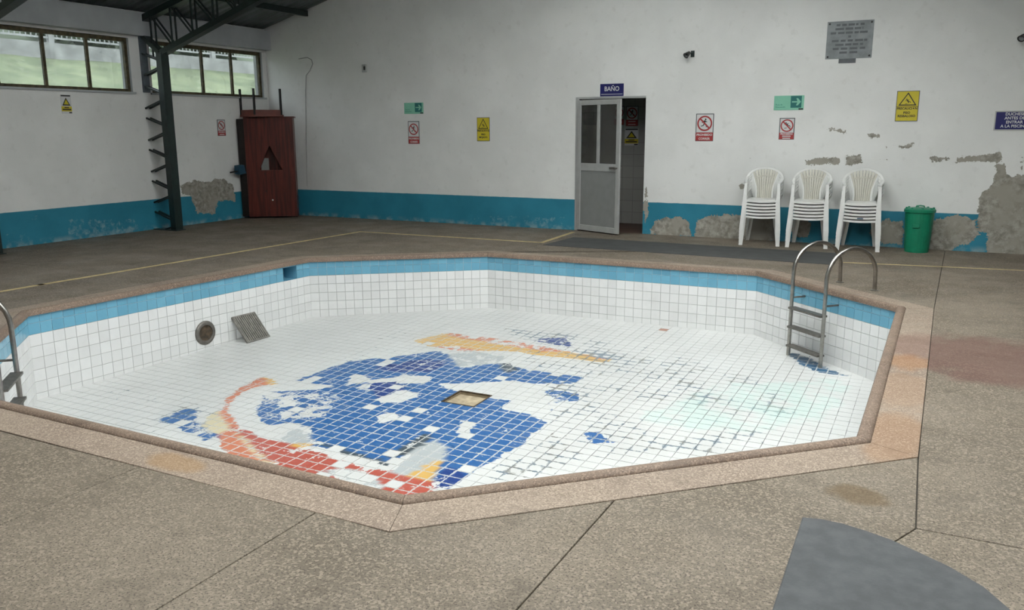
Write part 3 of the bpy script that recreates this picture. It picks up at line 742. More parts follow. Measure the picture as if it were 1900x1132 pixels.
# trusses and lattice columns
def truss(Y, col=True):
    t = struct(empty('roof_truss', (0,Y,0)), 'black lattice roof truss carried by a lattice column')
    zb = lambda x: 2.88+.318*(x+11.255) if x <= RIDGE else 2.88+.318*(2*RIDGE-x+11.255)
    zt = lambda x: roof_z(x)-.13
    for sx in (1, -1):
        mx = lambda x: x if sx == 1 else 2*RIDGE-x
        for f, nm, w_, h_, xs_ in ((zb,'bottom_chord',.13,.085,-11.36), (zt,'top_chord',.13,.10,XL+.02)):
            MB().bar((mx(xs_),0,f(mx(xs_))), (RIDGE,0,f(RIDGE)), w_, h_).build(nm, M['black_iron'], t)
        x = -11.50; step = .46
        while x < RIDGE-.5:
            if sx == 1 or x > -99:
                xa, xb = mx(x), mx(x+step)
                for yo in (-.045, .045):
                    if x < -8 or yo > 0:
                        MB().bar((xa,yo,zb(xa)), (xa,yo,zt(xa)), .022, .022).build('strut', M['black_iron'], t)
                        MB().bar((xa,yo,zt(xa)), (xb,yo,zb(xb)), .022, .022).build('brace', M['black_iron'], t)
            x += step
        # column
        fx0, fx1 = mx(-11.41), mx(-11.29); lo, hi = min(fx0,fx1), max(fx0,fx1)
        b = MB(); b.box((lo,-.075,0), (hi,-.035,2.86)); b.box((lo,.035,0), (hi,.075,2.86)); b.box(((lo+.03) if sx==1 else lo,-.035,0), (hi if sx==1 else hi-.03,.035,2.86)); b.build('column_flange', M['black_iron'], t)
        MB().bar((mx(-11.34),0,2.84), (mx(XL+.0),0,3.20), .13, .07).build('knee_brace', M['black_iron'], t)
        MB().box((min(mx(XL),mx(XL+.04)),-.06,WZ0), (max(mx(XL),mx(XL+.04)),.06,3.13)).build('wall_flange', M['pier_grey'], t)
        for kz in range(6):
            zc = .115+.515*kz        # joint height on the flange
            for s2 in (-1, 1):
                zo = zc+s2*.05; zi = zc+s2*.18
                for yo in (-.04, .04): MB().bar((mx(-11.38),yo,zo), (mx(XL+.005),yo,zi), .026, .026).build('lacing_bar', M['black_iron'], t)
        MB().box((min(mx(-11.80),mx(-11.26)),-.1,0), (max(mx(-11.80),mx(-11.26)),.1,.012)).build('base_plate', M['black_iron'], t)
    return t
for Y in (9.85, 6.78, 3.71, .64, -2.43): truss(Y)

# ---------------- outside the windows: grassy bank, retaining wall, fence, trees
hb = MB(); N = 30; vs = []
for j in range(N+1):
    for i in range(13):
        x = -12.1-i*.85; y = -2+j*1.4; vs.append((x, y, 0.7+(-12.1-x)*.292+.08*mnoise.noise(Vector((x,y,0)))))
hb.add(vs, [(j*13+i,(j+1)*13+i,(j+1)*13+i+1,j*13+i+1) for j in range(N) for i in range(12)])
hill = struct(hb.build('hillside', M['grass'], fix=False), 'grassy bank rising outside the windows')
XW = -22.0
hb = MB(); vs = []
for j in range(25):
    for i in range(9):
        x = XW-2.0-i*2.2; y = -6+j*2.6; vs.append((x, y, 3.6+i*1.35+.35*mnoise.noise(Vector((x*.4,y*.4,2)))))
hb.add(vs, [(j*9+i,(j+1)*9+i,(j+1)*9+i+1,j*9+i+1) for j in range(24) for i in range(8)])
struct(hb.build('upper_hillside', M['scrub'], fix=False), 'dull green scrub slope behind the fence')
gw = struct(MB().box((XW-.3,-3,2.8), (XW,42,4.0)).build('retaining_wall', M['concrete']), 'long concrete retaining wall above the grassy bank')
fn = tag(empty('railing_fence', (XW-.15,20,4.0)), 'pale railing fence with thin bars along the concrete retaining wall', 'fence')
for k in range(15): MB().box((-.06,-19+k*2.9-.08,0), (.06,-19+k*2.9+.08,1.3)).build('post', M['concrete'], fn)
for zr in (.12, 1.1): MB().box((-.02,-19.1,zr), (.02,21.7,zr+.05)).build('rail', M['grey_metal'], fn)
bars = MB()
for k in range(270): bars.box((-.012,-19+k*.15-.012,.15), (.012,-19+k*.15+.012,1.12))
o = bars.build('fence_bars', M['grey_metal'], fn); o['kind'] = 'stuff'
def bush(x, y, z, r, label):
    m = MB(); q = random.Random(int(x*10+y*31))
    for _ in range(420):
        d = Vector((q.gauss(0,1), q.gauss(0,1), q.gauss(0,1))).normalized()*r*q.uniform(.55,1.0); c = Vector((x+d.x*.8, y+d.y*1.3, z+r*.7+d.z*.8)); s = r*.16
        a = Vector((q.uniform(-1,1), q.uniform(-1,1), q.uniform(-1,1))).normalized()*s; bb_ = a.orthogonal().normalized()*s*.6
        m.add([c-a, c+bb_, c+a, c-bb_], [(0,1,2,3)])
    t = empty('tree', (0,0,0)); m.build('foliage', M['leaf'], t, fix=False)
    MB().tube([(x,y,z-.6),(x,y,z+r*.7)], r*.09, 7).build('trunk', M['dark_wood'], t); return tag(t, label, 'tree')
for k, (yy_, rr, lb) in enumerate(((8.6,1.6,'dark leafy tree seen through the pane beside the warning sheet'), (13.9,1.3,'lower leafy tree behind the fence posts of the long window'), (18.6,1.5,'leafy tree behind the railing above the shorter window'), (23.4,1.6,'far leafy tree behind the railing at the end of the bank'))): bush(XW-3.2, yy_, 3.9, rr, lb)
ground = struct(MB().box((-60,-40,-2.0), (60,70,-1.5)).build('ground', M['grass']), 'ground around the hall')

# ---------------- bathroom behind the doorway
BY = 14.02
b = MB(); q = lambda *p: b.add(p, [(0,1,2,3)])
q((DX0-1,BY,0),(DX1+.9,BY,0),(DX1+.9,BY,2.6),(DX0-1,BY,2.6)); q((DX0-1,YB+.002,0),(DX0-1,BY,0),(DX0-1,BY,2.6),(DX0-1,YB+.002,2.6)); q((DX1+.9,BY,0),(DX1+.9,YB+.002,0),(DX1+.9,YB+.002,2.6),(DX1+.9,BY,2.6))
q((DX0-1,YB+.002,2.6),(DX0-1,BY,2.6),(DX1+.9,BY,2.6),(DX1+.9,YB+.002,2.6))
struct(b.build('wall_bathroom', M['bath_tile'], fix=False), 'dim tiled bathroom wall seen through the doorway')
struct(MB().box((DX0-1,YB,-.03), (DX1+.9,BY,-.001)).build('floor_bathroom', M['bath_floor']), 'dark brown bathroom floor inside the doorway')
b = MB()   # doorway reveals
for qd in ([(DX1,YB,0),(DX1,YB+.16,0),(DX1,YB+.16,DZ),(DX1,YB,DZ)], [(DX0,YB,0),(DX0,YB,DZ),(DX0,YB+.16,DZ),(DX0,YB+.16,0)], [(DX0,YB,DZ),(DX1,YB,DZ),(DX1,YB+.16,DZ),(DX0,YB+.16,DZ)]): b.add(qd, [(0,1,2,3)])
b.build('doorway_reveal', M['roof_beam'], wall_back, fix=False)
b = MB(); b.box((XL-.2,YB+.161,-.1), (DX0-1,YB+.2,3.3)); b.box((DX1+.9,YB+.161,-.1), (XR+.2,YB+.2,3.3)); b.box((DX0-1.02,BY+.005,-.1), (DX1+.92,BY+.05,2.7)); b.box((DX0-1.02,YB+.003,2.61), (DX1+.92,BY+.05,2.66)); b.box((DX0-1.04,YB+.003,-.1), (DX0-1.01,BY+.05,2.66)); b.box((DX1+.91,YB+.003,-.1), (DX1+.94,BY+.05,2.66)); b.build('outer_leaf', M['concrete'], wall_back)

# ---------------- door
door = struct(empty('door_1', (DX0,YB,0)), 'grey metal bathroom door standing ajar, two glass panes over a solid panel')
b = MB(); b.box((-.035,-.012,0), (.0,.10,DZ)); b.box((-.035,-.012,DZ), (1.13,.10,DZ+.03)); b.box((0,-.012,0), (.028,.05,DZ)); b.build('door_frame', M['grey_metal'], door)
LW, LH = .915, 2.06
leaf = empty('door_leaf', (.03,-.015,.02), -math.radians(22.5)); leaf.parent = door
b = MB(); T = .04
b.bbox((0,-T,0), (.075,0,LH)); b.bbox((LW-.075,-T,0), (LW,0,LH)); b.bbox((.075,-T,LH-.08), (LW-.075,0,LH)); b.bbox((.075,-T,0), (LW-.075,0,.09)); b.bbox((.075,-T,.96), (LW-.075,0,1.08)); b.bbox((LW/2-.03,-T,1.08), (LW/2+.03,0,LH-.08))
b.build('stile_frame', M['alu'], leaf)
MB().box((.075,-.028,.09), (LW-.075,-.012,.96)).build('kick_panel', M['grey_panel'], leaf)
for x0, x1 in ((.075,LW/2-.03), (LW/2+.03,LW-.075)): MB().box((x0,-.024,1.08), (x1,-.018,LH-.08)).build('pane', M['door_glass'], leaf)
b = MB(); hz, hx = 1.02, LW-.04
b.tube([(hx,-T,hz),(hx,-T-.055,hz)], .012, 10, (1,0,0)); b.tube([(hx+.005,-T-.05,hz),(hx-.11,-T-.05,hz)], .017, 10); b.lathe([(.0,-.0),(.026,.0),(.026,.008),(.0,.008)], 16, (0,0,0))
h_ = b.build('handle', M['steel'], leaf)
b = MB(); b.tube([(hx,.0,hz),(hx,.05,hz)], .012, 10, (1,0,0)); b.tube([(hx+.005,.05,hz),(hx-.11,.05,hz)], .011, 10); b.build('handle', M['steel'], leaf)
for z in (.25, 1.05, 1.85): MB().tube([(0,.004,z-.05),(0,.004,z+.05)], .011, 8).build('hinge', M['alu'], leaf)

# ================================================================== THINGS
# ---------------- signs
def text_mesh(txt, size, mat, parent, x, z, y=-.0045, align='CENTER', bold=.0, sx=1.0):
    cu = bpy.data.curves.new('lettering', 'FONT'); cu.body = txt; cu.size = size; cu.align_x = align; cu.align_y = 'CENTER'; cu.extrude = .0004; cu.offset = bold; cu.resolution_u = 3
    ob = bpy.data.objects.new('tmp', cu); COL.objects.link(ob); bpy.context.view_layer.update()
    m = bpy.data.meshes.new_from_object(ob.evaluated_get(bpy.context.evaluated_depsgraph_get())); bpy.data.objects.remove(ob)
    m.materials.clear(); m.materials.append(mat)
    for v in m.vertices: v.co = Vector((v.co.x*sx+x, y-v.co.z, v.co.y+z))
    m.name = 'lettering'; return link('lettering', m, parent)
def plate(parent, x0, z0, x1, z1, mat, y=-.004, t=.001, name='panel'):
    return MB().box((x0,y-t,z0), (x1,y,z1)).build(name, mat, parent)
def flat(parent, pts, mat, y=-.0055, name='pictogram'):
    n = len(pts); b = MB(); b.add([(p[0],y,p[1]) for p in pts]+[(p[0],y-.0006,p[1]) for p in pts], [tuple(range(n-1,-1,-1)), tuple(range(n,2*n))]+[(i,(i+1)%n,n+(i+1)%n,n+i) for i in range(n)])
    return b.build(name, mat, parent)
def sign_root(name, a, c, label, cat='sign', group=None, y=YB, left=False, base=M['sign_white'], rim=None):
    if left: P, Q = gx(a), gx(c); w_, h_ = abs(Q[1]-P[1]), P[2]-Q[2]; o = empty(name, (XL+.001,(P[1]+Q[1])/2,Q[2]), math.pi/2)
    else: P, Q = gy(a, y), gy(c, y); w_, h_ = Q[0]-P[0], P[2]-Q[2]; o = empty(name, ((P[0]+Q[0])/2, y-.001, Q[2]))
    tag(o, label, cat, group)
    plate(o, -w_/2, 0, w_/2, h_, rim or base, 0, .004, 'backing')
    return o, w_, h_
def runner(o, cx, cz, s, mat, y=-.0062):
    fig = MB()
    def limb(p, q, w_): fig.bar((cx+p[0]*s,y,cz+p[1]*s), (cx+q[0]*s,y,cz+q[1]*s), w_*s, .0008, (0,1,0))
    k = 12; hc = (cx+.12*s, cz+.62*s); fig.add([(hc[0]+.13*s*math.cos(2*math.pi*i/k), y, hc[1]+.13*s*math.sin(2*math.pi*i/k)) for i in range(k)], [tuple(range(k-1,-1,-1))])
    for p, q, w_ in (((.06,.45),(-.06,0),.24), ((.05,.4),(.36,.2),.1), ((.03,.42),(-.34,.3),.1), ((-.34,.3),(-.4,.08),.1), ((-.05,.02),(.3,-.2),.14), ((.3,-.2),(.26,-.58),.12), ((-.06,.02),(-.22,-.34),.14), ((-.22,-.34),(-.58,-.42),.12)): limb(p, q, w_)
    return fig.build('pictogram', mat, o)
def slipper(o, cx, cz, s, mat, y=-.0062):
    fig = MB()
    def limb(p, q, w_): fig.bar((cx+p[0]*s,y,cz+p[1]*s), (cx+q[0]*s,y,cz+q[1]*s), w_*s, .0008, (0,1,0))
    k = 12; hc = (cx-.2*s, cz+.5*s); fig.add([(hc[0]+.12*s*math.cos(2*math.pi*i/k), y, hc[1]+.12*s*math.sin(2*math.pi*i/k)) for i in range(k)], [tuple(range(k-1,-1,-1))])
    for p, q, w_ in (((-.12,.36),(.12,-.02),.24), ((-.1,.3),(-.45,.2),.1), ((-.05,.25),(.32,.35),.1), ((.12,-.02),(.5,-.02),.13), ((.5,-.02),(.62,-.32),.11), ((.08,-.05),(.3,-.38),.13), ((-.5,-.5),(.0,-.42),.1)): limb(p, q, w_)
    return fig.build('pictogram', mat, o)
def ringbar(o, cx, cz, r, mat):
    n = 28; m = MB(); y = -.0068
    vs = [(cx+r*math.cos(2*math.pi*i/n), y, cz+r*math.sin(2*math.pi*i/n)) for i in range(n)]+[(cx+.80*r*math.cos(2*math.pi*i/n), y, cz+.80*r*math.sin(2*math.pi*i/n)) for i in range(n)]
    m.add(vs, [(i,(i+1)%n,n+(i+1)%n,n+i) for i in range(n)]); m.bar((cx-.66*r,y,cz+.66*r), (cx+.66*r,y,cz-.66*r), .2*r, .0008, (0,1,0))
    return m.build('ban_ring', mat, o, fix=False)
def red_sign(a, c, label, fig, lines, **kw):
    o, w_, h_ = sign_root('prohibition_sign', a, c, label, rim=M['sign_grey'], **kw)
    plate(o, -w_/2+.012, h_*.32, w_/2-.012, h_-.012, M['sign_white'], -.004); plate(o, -w_/2+.006, .006, w_/2-.006, h_*.315, M['sign_red'], -.004)
    r = min(w_*.42, h_*.30); fig(o, 0, h_*.645, r*.85, M['sign_black']); ringbar(o, 0, h_*.645, r, M['sign_red'])
    for k, (t, s) in enumerate(lines):
        z = h_*.315*(1-(k+.62)/(len(lines)+.25))
        if t: text_mesh(t, s*w_, M['sign_white'], o, 0, z, -.0056, bold=.0012)
        else: plate(o, -w_*s/2, z-.007, w_*s/2, z+.007, M['sign_white'], -.0052, .0006, 'print_line')
    return o
def yellow_sign(a, c, label, lines, **kw):
    o, w_, h_ = sign_root('caution_sign', a, c, label, rim=M['sign_grey'], **kw)
    plate(o, -w_/2+.008, .008, w_/2-.008, h_-.008, M['sign_yellow'], -.004)
    tz0, tz1, tw = h_*.52, h_*.95, w_*.40
    flat(o, [(-tw,tz0),(tw,tz0),(0,tz1)], M['sign_black'], -.0052, 'triangle')
    k = .80; cz = tz0+(tz1-tz0)*.36; flat(o, [(-tw*k,cz+(tz0-cz)*k),(tw*k,cz+(tz0-cz)*k),(0,cz+(tz1-cz)*k)], M['sign_yellow'], -.0058, 'triangle')
    slipper(o, 0, tz0+(tz1-tz0)*.30, tw*.55, M['sign_black'], -.0068)
    plate(o, -w_/2+.008, h_*.475, w_/2-.008, h_*.49, M['sign_black'], -.0052, .0006, 'print_line')
    for t, s, z in lines: text_mesh(t, s*w_, M['sign_black'], o, 0, z*h_, -.0056, bold=.0014)
    return o
def green_sign(a, c, label, **kw):
    o, w_, h_ = sign_root('evacuation_sign', a, c, label, base=M['sign_green_l'], **kw)
    plate(o, w_*.06, h_*.16, w_*.42, h_*.97, M['sign_green_d'], -.004)
    flat(o, [(w_*.10,h_*.52),(w_*.28,h_*.52),(w_*.24,h_*.32),(w_*.30,h_*.32),(w_*.40,h_*.565),(w_*.30,h_*.81),(w_*.24,h_*.81),(w_*.28,h_*.61),(w_*.10,h_*.61)], M['sign_green_l'], -.0054, 'arrow')
    text_mesh('Ruta de', .15*h_*1.0, M['sign_green_d'], o, -w_*.44, h_*.38, align='LEFT'); text_mesh('Evacuación', .15*h_, M['sign_green_d'], o, -w_*.44, h_*.22, align='LEFT')
    plate(o, w_*.33, h_*.02, w_*.48, h_*.12, M['sign_black'], -.0042, .0006, 'print_line'); return o
green_sign((750,191), (786,211), 'green evacuation arrow sign above the running ban sign on the wall left of the door')
red_sign((757,225), (779,267), 'red and white no-running sign under the green sign left of the bathroom door', runner, [('PROHIBIDO',.17),('CORRER',.17)])
yellow_sign((885,218), (909,262), 'yellow caution sign between the green arrow sign and the bathroom door', [('PRECAUCIÓN',.15,.43), ('PISO',.16,.28), ('MOJADO',.16,.16)])
o, w_, h_ = sign_root('bathroom_sign', (1114,156), (1157,178), 'dark blue BAÑO sign with white letters above the bathroom door', base=M['sign_blue'])
text_mesh('BAÑO', h_*.52, M['sign_white'], o, 0, h_*.58, -.0046, bold=.002, sx=.9); plate(o, -w_*.46, h_*.14, w_*.46, h_*.18, M['sign_white'], -.004, .0006, 'print_line')
red_sign((1292,211), (1323,262), 'large red and white no-running sign right of the bathroom door', runner, [('PROHIBIDO',.165),('CORRER',.165)])
green_sign((1437,178), (1491,204), 'green evacuation arrow sign above the chair stacks')
red_sign((1447,219), (1473,259), 'small red and white ban sign under the green sign above the chairs', slipper, [('PROHIBIDO',.15),('',.55),('',.5)])
yellow_sign((1665,169), (1702,225), 'yellow slippery floor caution sign on the wall above the green bin', [('PRECAUCIÓN',.145,.42), ('PISO',.15,.28), ('RESBALOSO',.145,.17)])
P0, P1 = gy((1847,206)), gy((1900,242)); bw = .45; bh = P0[2]-P1[2]
o = tag(empty('shower_sign', (P0[0]+bw/2,YB-.001,P1[2])), 'blue sign with white lettering about showering before entering the pool', 'sign')
plate(o, -bw/2, 0, bw/2, bh, M['alu'], 0, .005, 'backing'); plate(o, -bw/2+.014, .014, bw/2-.014, bh-.014, M['sign_blue'], -.005)
for k, t in enumerate(('DUCHESE', 'ANTES DE', 'ENTRAR', 'A LA PISCINA')): text_mesh(t, .050, M['sign_white'], o, 0, bh*(.83-.205*k), -.0066, bold=.0012)
# stone plaque
o, w_, h_ = sign_root('stone_plaque', (1536,41), (1617,107), 'grey stone memorial plaque with worn dark lettering high on the wall', 'plaque', base=M['stone'])
qq = random.Random(3)
for k, (l, r, g) in enumerate(((.2,.8,3),(.18,.78,3),(.08,.92,4),(.47,.53,1),(.12,.9,3),(.2,.8,4),(.15,.85,3),(.3,.7,2))):
    z = h_*(.90-.105*k); x = -w_/2+w_*l; xe = -w_/2+w_*r
    while x < xe-.01:
        ww = min(qq.uniform(.03,.11), xe-x); plate(o, x, z-.014, x+ww, z+.014, M['sign_grey'], -.004, .0008, 'print_line'); x += ww+qq.uniform(.012,.03)
for sx in (-1, 1):
    for z in (.03, h_-.03): MB().lathe([(0,.006),(.012,.006),(.014,0)], 10).build('bolt', M['sign_black'], o).matrix_local = Matrix.Translation((sx*(w_/2-.03),-.004,z)) @ Matrix.Rotation(math.pi/2, 4, 'X')
MB().box((-.12,-.006,-.06), (.1,0,.0)).build('lower_tab', M['sign_grey'], o)
# small warning signs on the left wall
def tri_sheet(name, a, c, label, left, y=YB):
    o, w_, h_ = sign_root(name, a, c, label, left=left, y=y)
    plate(o, -w_*.46, h_*.90, w_*.46, h_*.97, M['sign_black'], -.004, .0006, 'print_line')
    flat(o, [(-w_*.4,h_*.42),(w_*.4,h_*.42),(0,h_*.84)], M['sign_black'], -.0046, 'triangle'); flat(o, [(-w_*.25,h_*.48),(w_*.25,h_*.48),(0,h_*.74)], M['sign_yellow'], -.0052, 'triangle')
    plate(o, -w_*.5, h_*.12, w_*.5, h_*.38, M['sign_yellow'], -.004); plate(o, -w_*.22, h_*.29, w_*.22, h_*.34, M['sign_black'], -.005, .0006, 'print_line'); plate(o, -w_*.42, h_*.18, w_*.42, h_*.25, M['sign_black'], -.005, .0006, 'print_line')
    plate(o, w_*.2, h_*.02, w_*.48, h_*.09, M['sign_black'], -.004, .0006, 'print_line'); return o
tri_sheet('warning_sheet', (111,175), (134,211), 'white paper sheet with warning triangle under the long window', True)
red_sign((402,222), (419,252), 'dim red and white ban sign on the side wall beside the cabinet', slipper, [('PROHIBIDO',.15),('',.6)], left=True)
# notices inside the bathroom
tri_sheet('warning_sheet', (1160,238), (1184,270), 'yellow triangle warning sheet on the bathroom tiles inside the doorway', False, BY)
red_sign((1162,197), (1184,234), 'faded ban sheet on the bathroom tiles beside the doorway opening', runner, [('',.6),('',.6)], y=BY)
red_sign((1140,197), (1158,232), 'red ban sign on the bathroom tiles behind the door glass', runner, [('',.6)], y=BY)
o, w_, h_ = sign_root('mirror_shelf', (1083,208), (1112,232), 'dark framed notice on the bathroom tiles behind the left door pane', 'notice', y=BY, base=M['sign_black'])
plate(o, -w_*.42, h_*.5, w_*.1, h_*.9, M['stone'], -.004); plate(o, w_*.2, h_*.15, w_*.32, h_*.9, M['stone'], -.004); plate(o, -w_*.42, h_*.15, w_*.1, h_*.42, M['sign_grey'], -.004)

# ---------------- small fixtures on the back wall
P = gy((677,127)); o = tag(empty('junction_box', (P[0],YB,P[2])), 'small grey junction box with a dark socket high on the white wall', 'junction box')
MB().bbox((-.05,-.035,-.07), (.05,0,.07), .006).build('housing', M['alu'], o); MB().box((-.005,-.040,-.03), (.038,-.034,.035)).build('socket', M['sign_black'], o)
cp = [(554,109),(570,106.6),(578,111),(580,119),(575,131),(568,140),(567,170),(567.5,214),(569,300),(570,345)]
pts = [Vector(gy(p, YB-.008)) for p in cp]
tag(MB().tube(pts, .008, 6, (0,1,0)).build('wall_cable', M['cable']), 'thin grey cable running down the white wall near the corner', 'cable')
def flood(px, label):
    P = gy(px, YB-.15); o = tag(empty('flood_lamp', (P[0],YB,P[2])), label, 'lamp')
    MB().box((.0,-.02,-.06), (.09,0,.09)).build('wall_plate', M['black_iron'], o); MB().tube([(.04,-.02,.03),(.02,-.10,.03),(-.03,-.16,.01)], .014, 8).build('arm', M['black_iron'], o)
    h = MB().lathe([(.0,.09),(.03,.085),(.045,.05),(.07,-.06),(.075,-.07),(.062,-.068),(.04,.03),(0,.04)], 16).build('lamp_head', M['sign_black'], o); h.matrix_local = Matrix.Translation((-.04,-.18,.0)) @ Matrix.Rotation(math.radians(-50), 4, 'X') @ Matrix.Rotation(math.radians(25), 4, 'Y'); soften(h)
    d = MB().lathe([(.055,-.05),(.0,-.035)], 14).build('lens', M['stone'], h); o.scale = (.6,.6,.6); return o
flood((1277,100), 'small black flood lamp on the wall right of the bathroom door')
flood((1902,68), 'small black flood lamp on the wall beyond the stone plaque')

# ---------------- stacked white plastic armchairs
def rs(w_, h_, c=.006):
    a, b = w_/2, h_/2; return [(-a+c,-b),(a-c,-b),(a,-b+c),(a,b-c),(a-c,b),(-a+c,b),(-a,b-c),(-a,-b+c)]
def angle(sx, sy, w_, t=.0022):        # L-shaped shell section, outer corner on the path
    P = [(0,0),(w_,0),(w_,t),(t,t),(t,w_),(0,w_)]; return [(sx*x, sy*y) for x, y in P]
def make_chair():
    """moulded armchair of thin shells: legs splay, so that a copy 45 mm higher nests clear of the one below"""
    root = empty('plastic_armchair')
    N = 8; vs = []
    for layer in (0, 1):
        for j in range(N+1):
            v = j/N; y = -.243+.429*v; hw = .195-.020*v
            for i in range(N+1):
                u = -1+2*i/N; vs.append((u*hw, y, .425-.016*(1-u*u)*math.sin(math.pi*v)-.02*max(0, (.16-v)/.16)**2-.012*v+.010*u*u-(.009 if layer else 0)))
    n1 = N+1; off = n1*n1; b = MB(); fs = []
    for j in range(N):
        for i in range(N):
            a = j*n1+i; fs.append((a,a+1,a+n1+1,a+n1)); fs.append((off+a+n1,off+a+n1+1,off+a+1,off+a))
    for i in range(N):
        for (a, c) in ((i,i+1), (N*n1+i+1,N*n1+i), ((i+1)*n1,i*n1), (i*n1+N,(i+1)*n1+N)): fs.append((c,a,off+a,off+c))
    b.add(vs, fs); st_ = soften(b.build('seat', M['white_plastic'], root), 50)
    # front apron, joined to both front legs
    MB().sweep([(-.238,-.248,.408),(-.19,-.2485,.404),(-.10,-.251,.396),(0,-.252,.393),(.10,-.251,.396),(.19,-.2485,.404),(.238,-.248,.408)], rs(.006,.028,.002)).build('apron', M['white_plastic'], st_)
    for s in (-1, 1):
        b = MB(); b.sweep([(s*.280,-.280,0),(s*.2665,-.2665,.20),(s*.253,-.253,.40),(s*.2465,-.239,.52),(s*.2405,-.223,.636)], angle(s, 1, .056), (0,1,0), [.92,1.0,1.0,.75,.64]); b.build('leg', M['white_plastic'], root)
        b = MB(); b.sweep([(s*.232,.278,0),(s*.204,.2325,.22),(s*.178,.190,.424)], angle(s, -1, .050), (0,1,0), [.9,1.0,1.0]); b.build('leg', M['white_plastic'], root)
        b = MB(); b.sweep([(s*.218,-.217,.642),(s*.222,-.14,.652),(s*.240,0,.667),(s*.246,.09,.680),(s*.244,.150,.702)], rs(.040,.018,.006), (0,0,1), [1,1,1.15,1.2,1.1]); soften(b.build('armrest', M['white_plastic'], root))
        b = MB(); b.sweep([(s*.115,.183,.412),(s*.113,.190,.50),(s*.122,.197,.58),(s*.150,.204,.67),(s*.190,.216,.787)], rs(.024,.004,.0015), (0,1,0)); b.build('back_post', M['white_plastic'], root)
    path = [(-.246*math.cos(t), .135+.115*math.sin(t)**.8, .692+.150*math.sin(t)) for t in np.linspace(0, math.pi, 17)]
    b = MB(); b.sweep(path, rs(.030,.010,.003), (0,1,0)); soften(b.build('back_arch', M['white_plastic'], root))
    bk = MB()
    for k in range(9):
        u = -1+2*k/8; xb, xt = u*.100, u*.165; zt = .692+.150*math.sqrt(max(0, 1-(xt/.246)**2))-.012
        bk.sweep([(xb,.184,.412),(xb*1.02,.193,.52),(xb*1.15,.205-.004*abs(u),.62),(xt,.133+.115*math.sqrt(max(0, 1-(xt/.246)**2))**.8,zt)], rs(.0215,.0032,.001), (0,1,0), [.98,1,1.15,1.55])
    bk.sweep([(-.15,.2105,.70),(-.08,.2205,.728),(0,.2255,.738),(.08,.2205,.728),(.15,.2105,.70)], rs(.022,.004,.001), (0,1,0))
    bk.build('back_panel', M['cream_plastic'], root)
    return root
chair = make_chair(); used = False
stacks = [((-2.265,12.32), math.radians(6), 'nearest the bathroom door'), ((-1.62,12.36), math.radians(4), 'in the middle of the three'), ((-.955,12.34), math.radians(3), 'next to the green bin')]
ordn = ['topmost of the stack', 'second from the top of the stack', 'third from the top of the stack', 'fourth from the top of the stack', 'second from the bottom of the stack', 'bottom chair of the stack']
for (x, y), rz, where in stacks:
    for k in range(6):
        o = chair if not used else copy_tree(chair); used = True
        o.location = (x+.006*k*math.sin(rz), y+.015-.006*k*math.cos(rz), .0455*k); o.rotation_euler = (0, 0, rz)
        tag(o, 'white plastic armchair, %s %s' % (ordn[5-k], where), 'chair', 'stacked white plastic armchairs')
        if where.endswith('bin') and k == 1:
            st = MB().box((-.03,-.2562,.386), (.045,-.2545,.402)).build('sticker', M['blue_plastic'], o); st['label'] = 'small blue sticker'

# ---------------- green bin
o = tag(empty('trash_bin', (-.225,12.38,0)), 'green ribbed plastic rubbish bin with lid beside the stacked chairs', 'bin')
NB = 112
rib = lambda r, z, k: r*(1+(.014 if (k % 4 < 2 and .04 < z < .52) else 0))
b = MB(); b.lathe([(0,.004),(.142,.004),(.146,.0),(.150,.035),(.152,.05),(.176,.505),(.178,.53),(.184,.535),(.184,.55),(.172,.552),(.0,.552)], NB, fn=rib); soften(b.build('body', M['green_plastic'], o), 30)
b = MB(); b.lathe([(.190,.532),(.194,.535),(.194,.565),(.186,.574),(.13,.588),(.06,.594),(0,.595)], 40); lid = soften(b.build('lid', M['green_plastic'], o), 40)
b = MB()
for k in range(8):
    t = 2*math.pi*k/8+.2; b.bbox((.165*math.cos(t)-.014,.165*math.sin(t)-.014,.572), (.165*math.cos(t)+.014,.165*math.sin(t)+.014,.596), .004)
b.tube([(-.05,0,.592),(-.045,0,.612),(0,0,.618),(.045,0,.612),(.05,0,.592)], .009, 8, (0,1,0)); b.build('lid_handle', M['green_plastic'], lid)
MB().bbox((-.07,-.180,.33), (.02,-.158,.385), .006).build('grip', M['green_plastic'], o)

# ---------------- dark mats
def mat_poly(name, P, mat, z, label):
    q = inset([Vector(p) for p in P], .006); n = len(P); b = MB(); Pc = [Vector(p) for p in P]
    if sum(Pc[i-1].x*Pc[i].y-Pc[i].x*Pc[i-1].y for i in range(n)) < 0: Pc = Pc[::-1]
    b.add(poly3(Pc, 0)+poly3(Pc, z*.6)+poly3(q, z), [tuple(range(n-1,-1,-1)), tuple(2*n+i for i in range(n))]+[(i,(i+1)%n,n+(i+1)%n,n+i) for i in range(n)]+[(n+i,n+(i+1)%n,2*n+(i+1)%n,2*n+i) for i in range(n)])
    return tag(b.build(name, mat, fix=False), label, 'mat')
mat_poly('walkway_mat', [(-5.03,10.80),(-1.08,10.70),(-1.10,11.74),(-4.97,11.80)], M['mat_dark'], .006, 'long dark grey mat on the deck between the pool and the bathroom door')
fm = [(-.40,3.485),(-.33,3.502),(-.24,3.50),(-.15,3.475),(-.05,3.437),(.06,3.37),(.16,3.305),(.27,3.2),(.36,3.05),(.41,2.85),(.42,2.6),(.40,2.3),(-.38,2.3)]
mt_ = mat_poly('rubber_mat', fm, M['mat_grey'], .012, 'grey ribbed mat with a rounded corner on the deck by the pool')
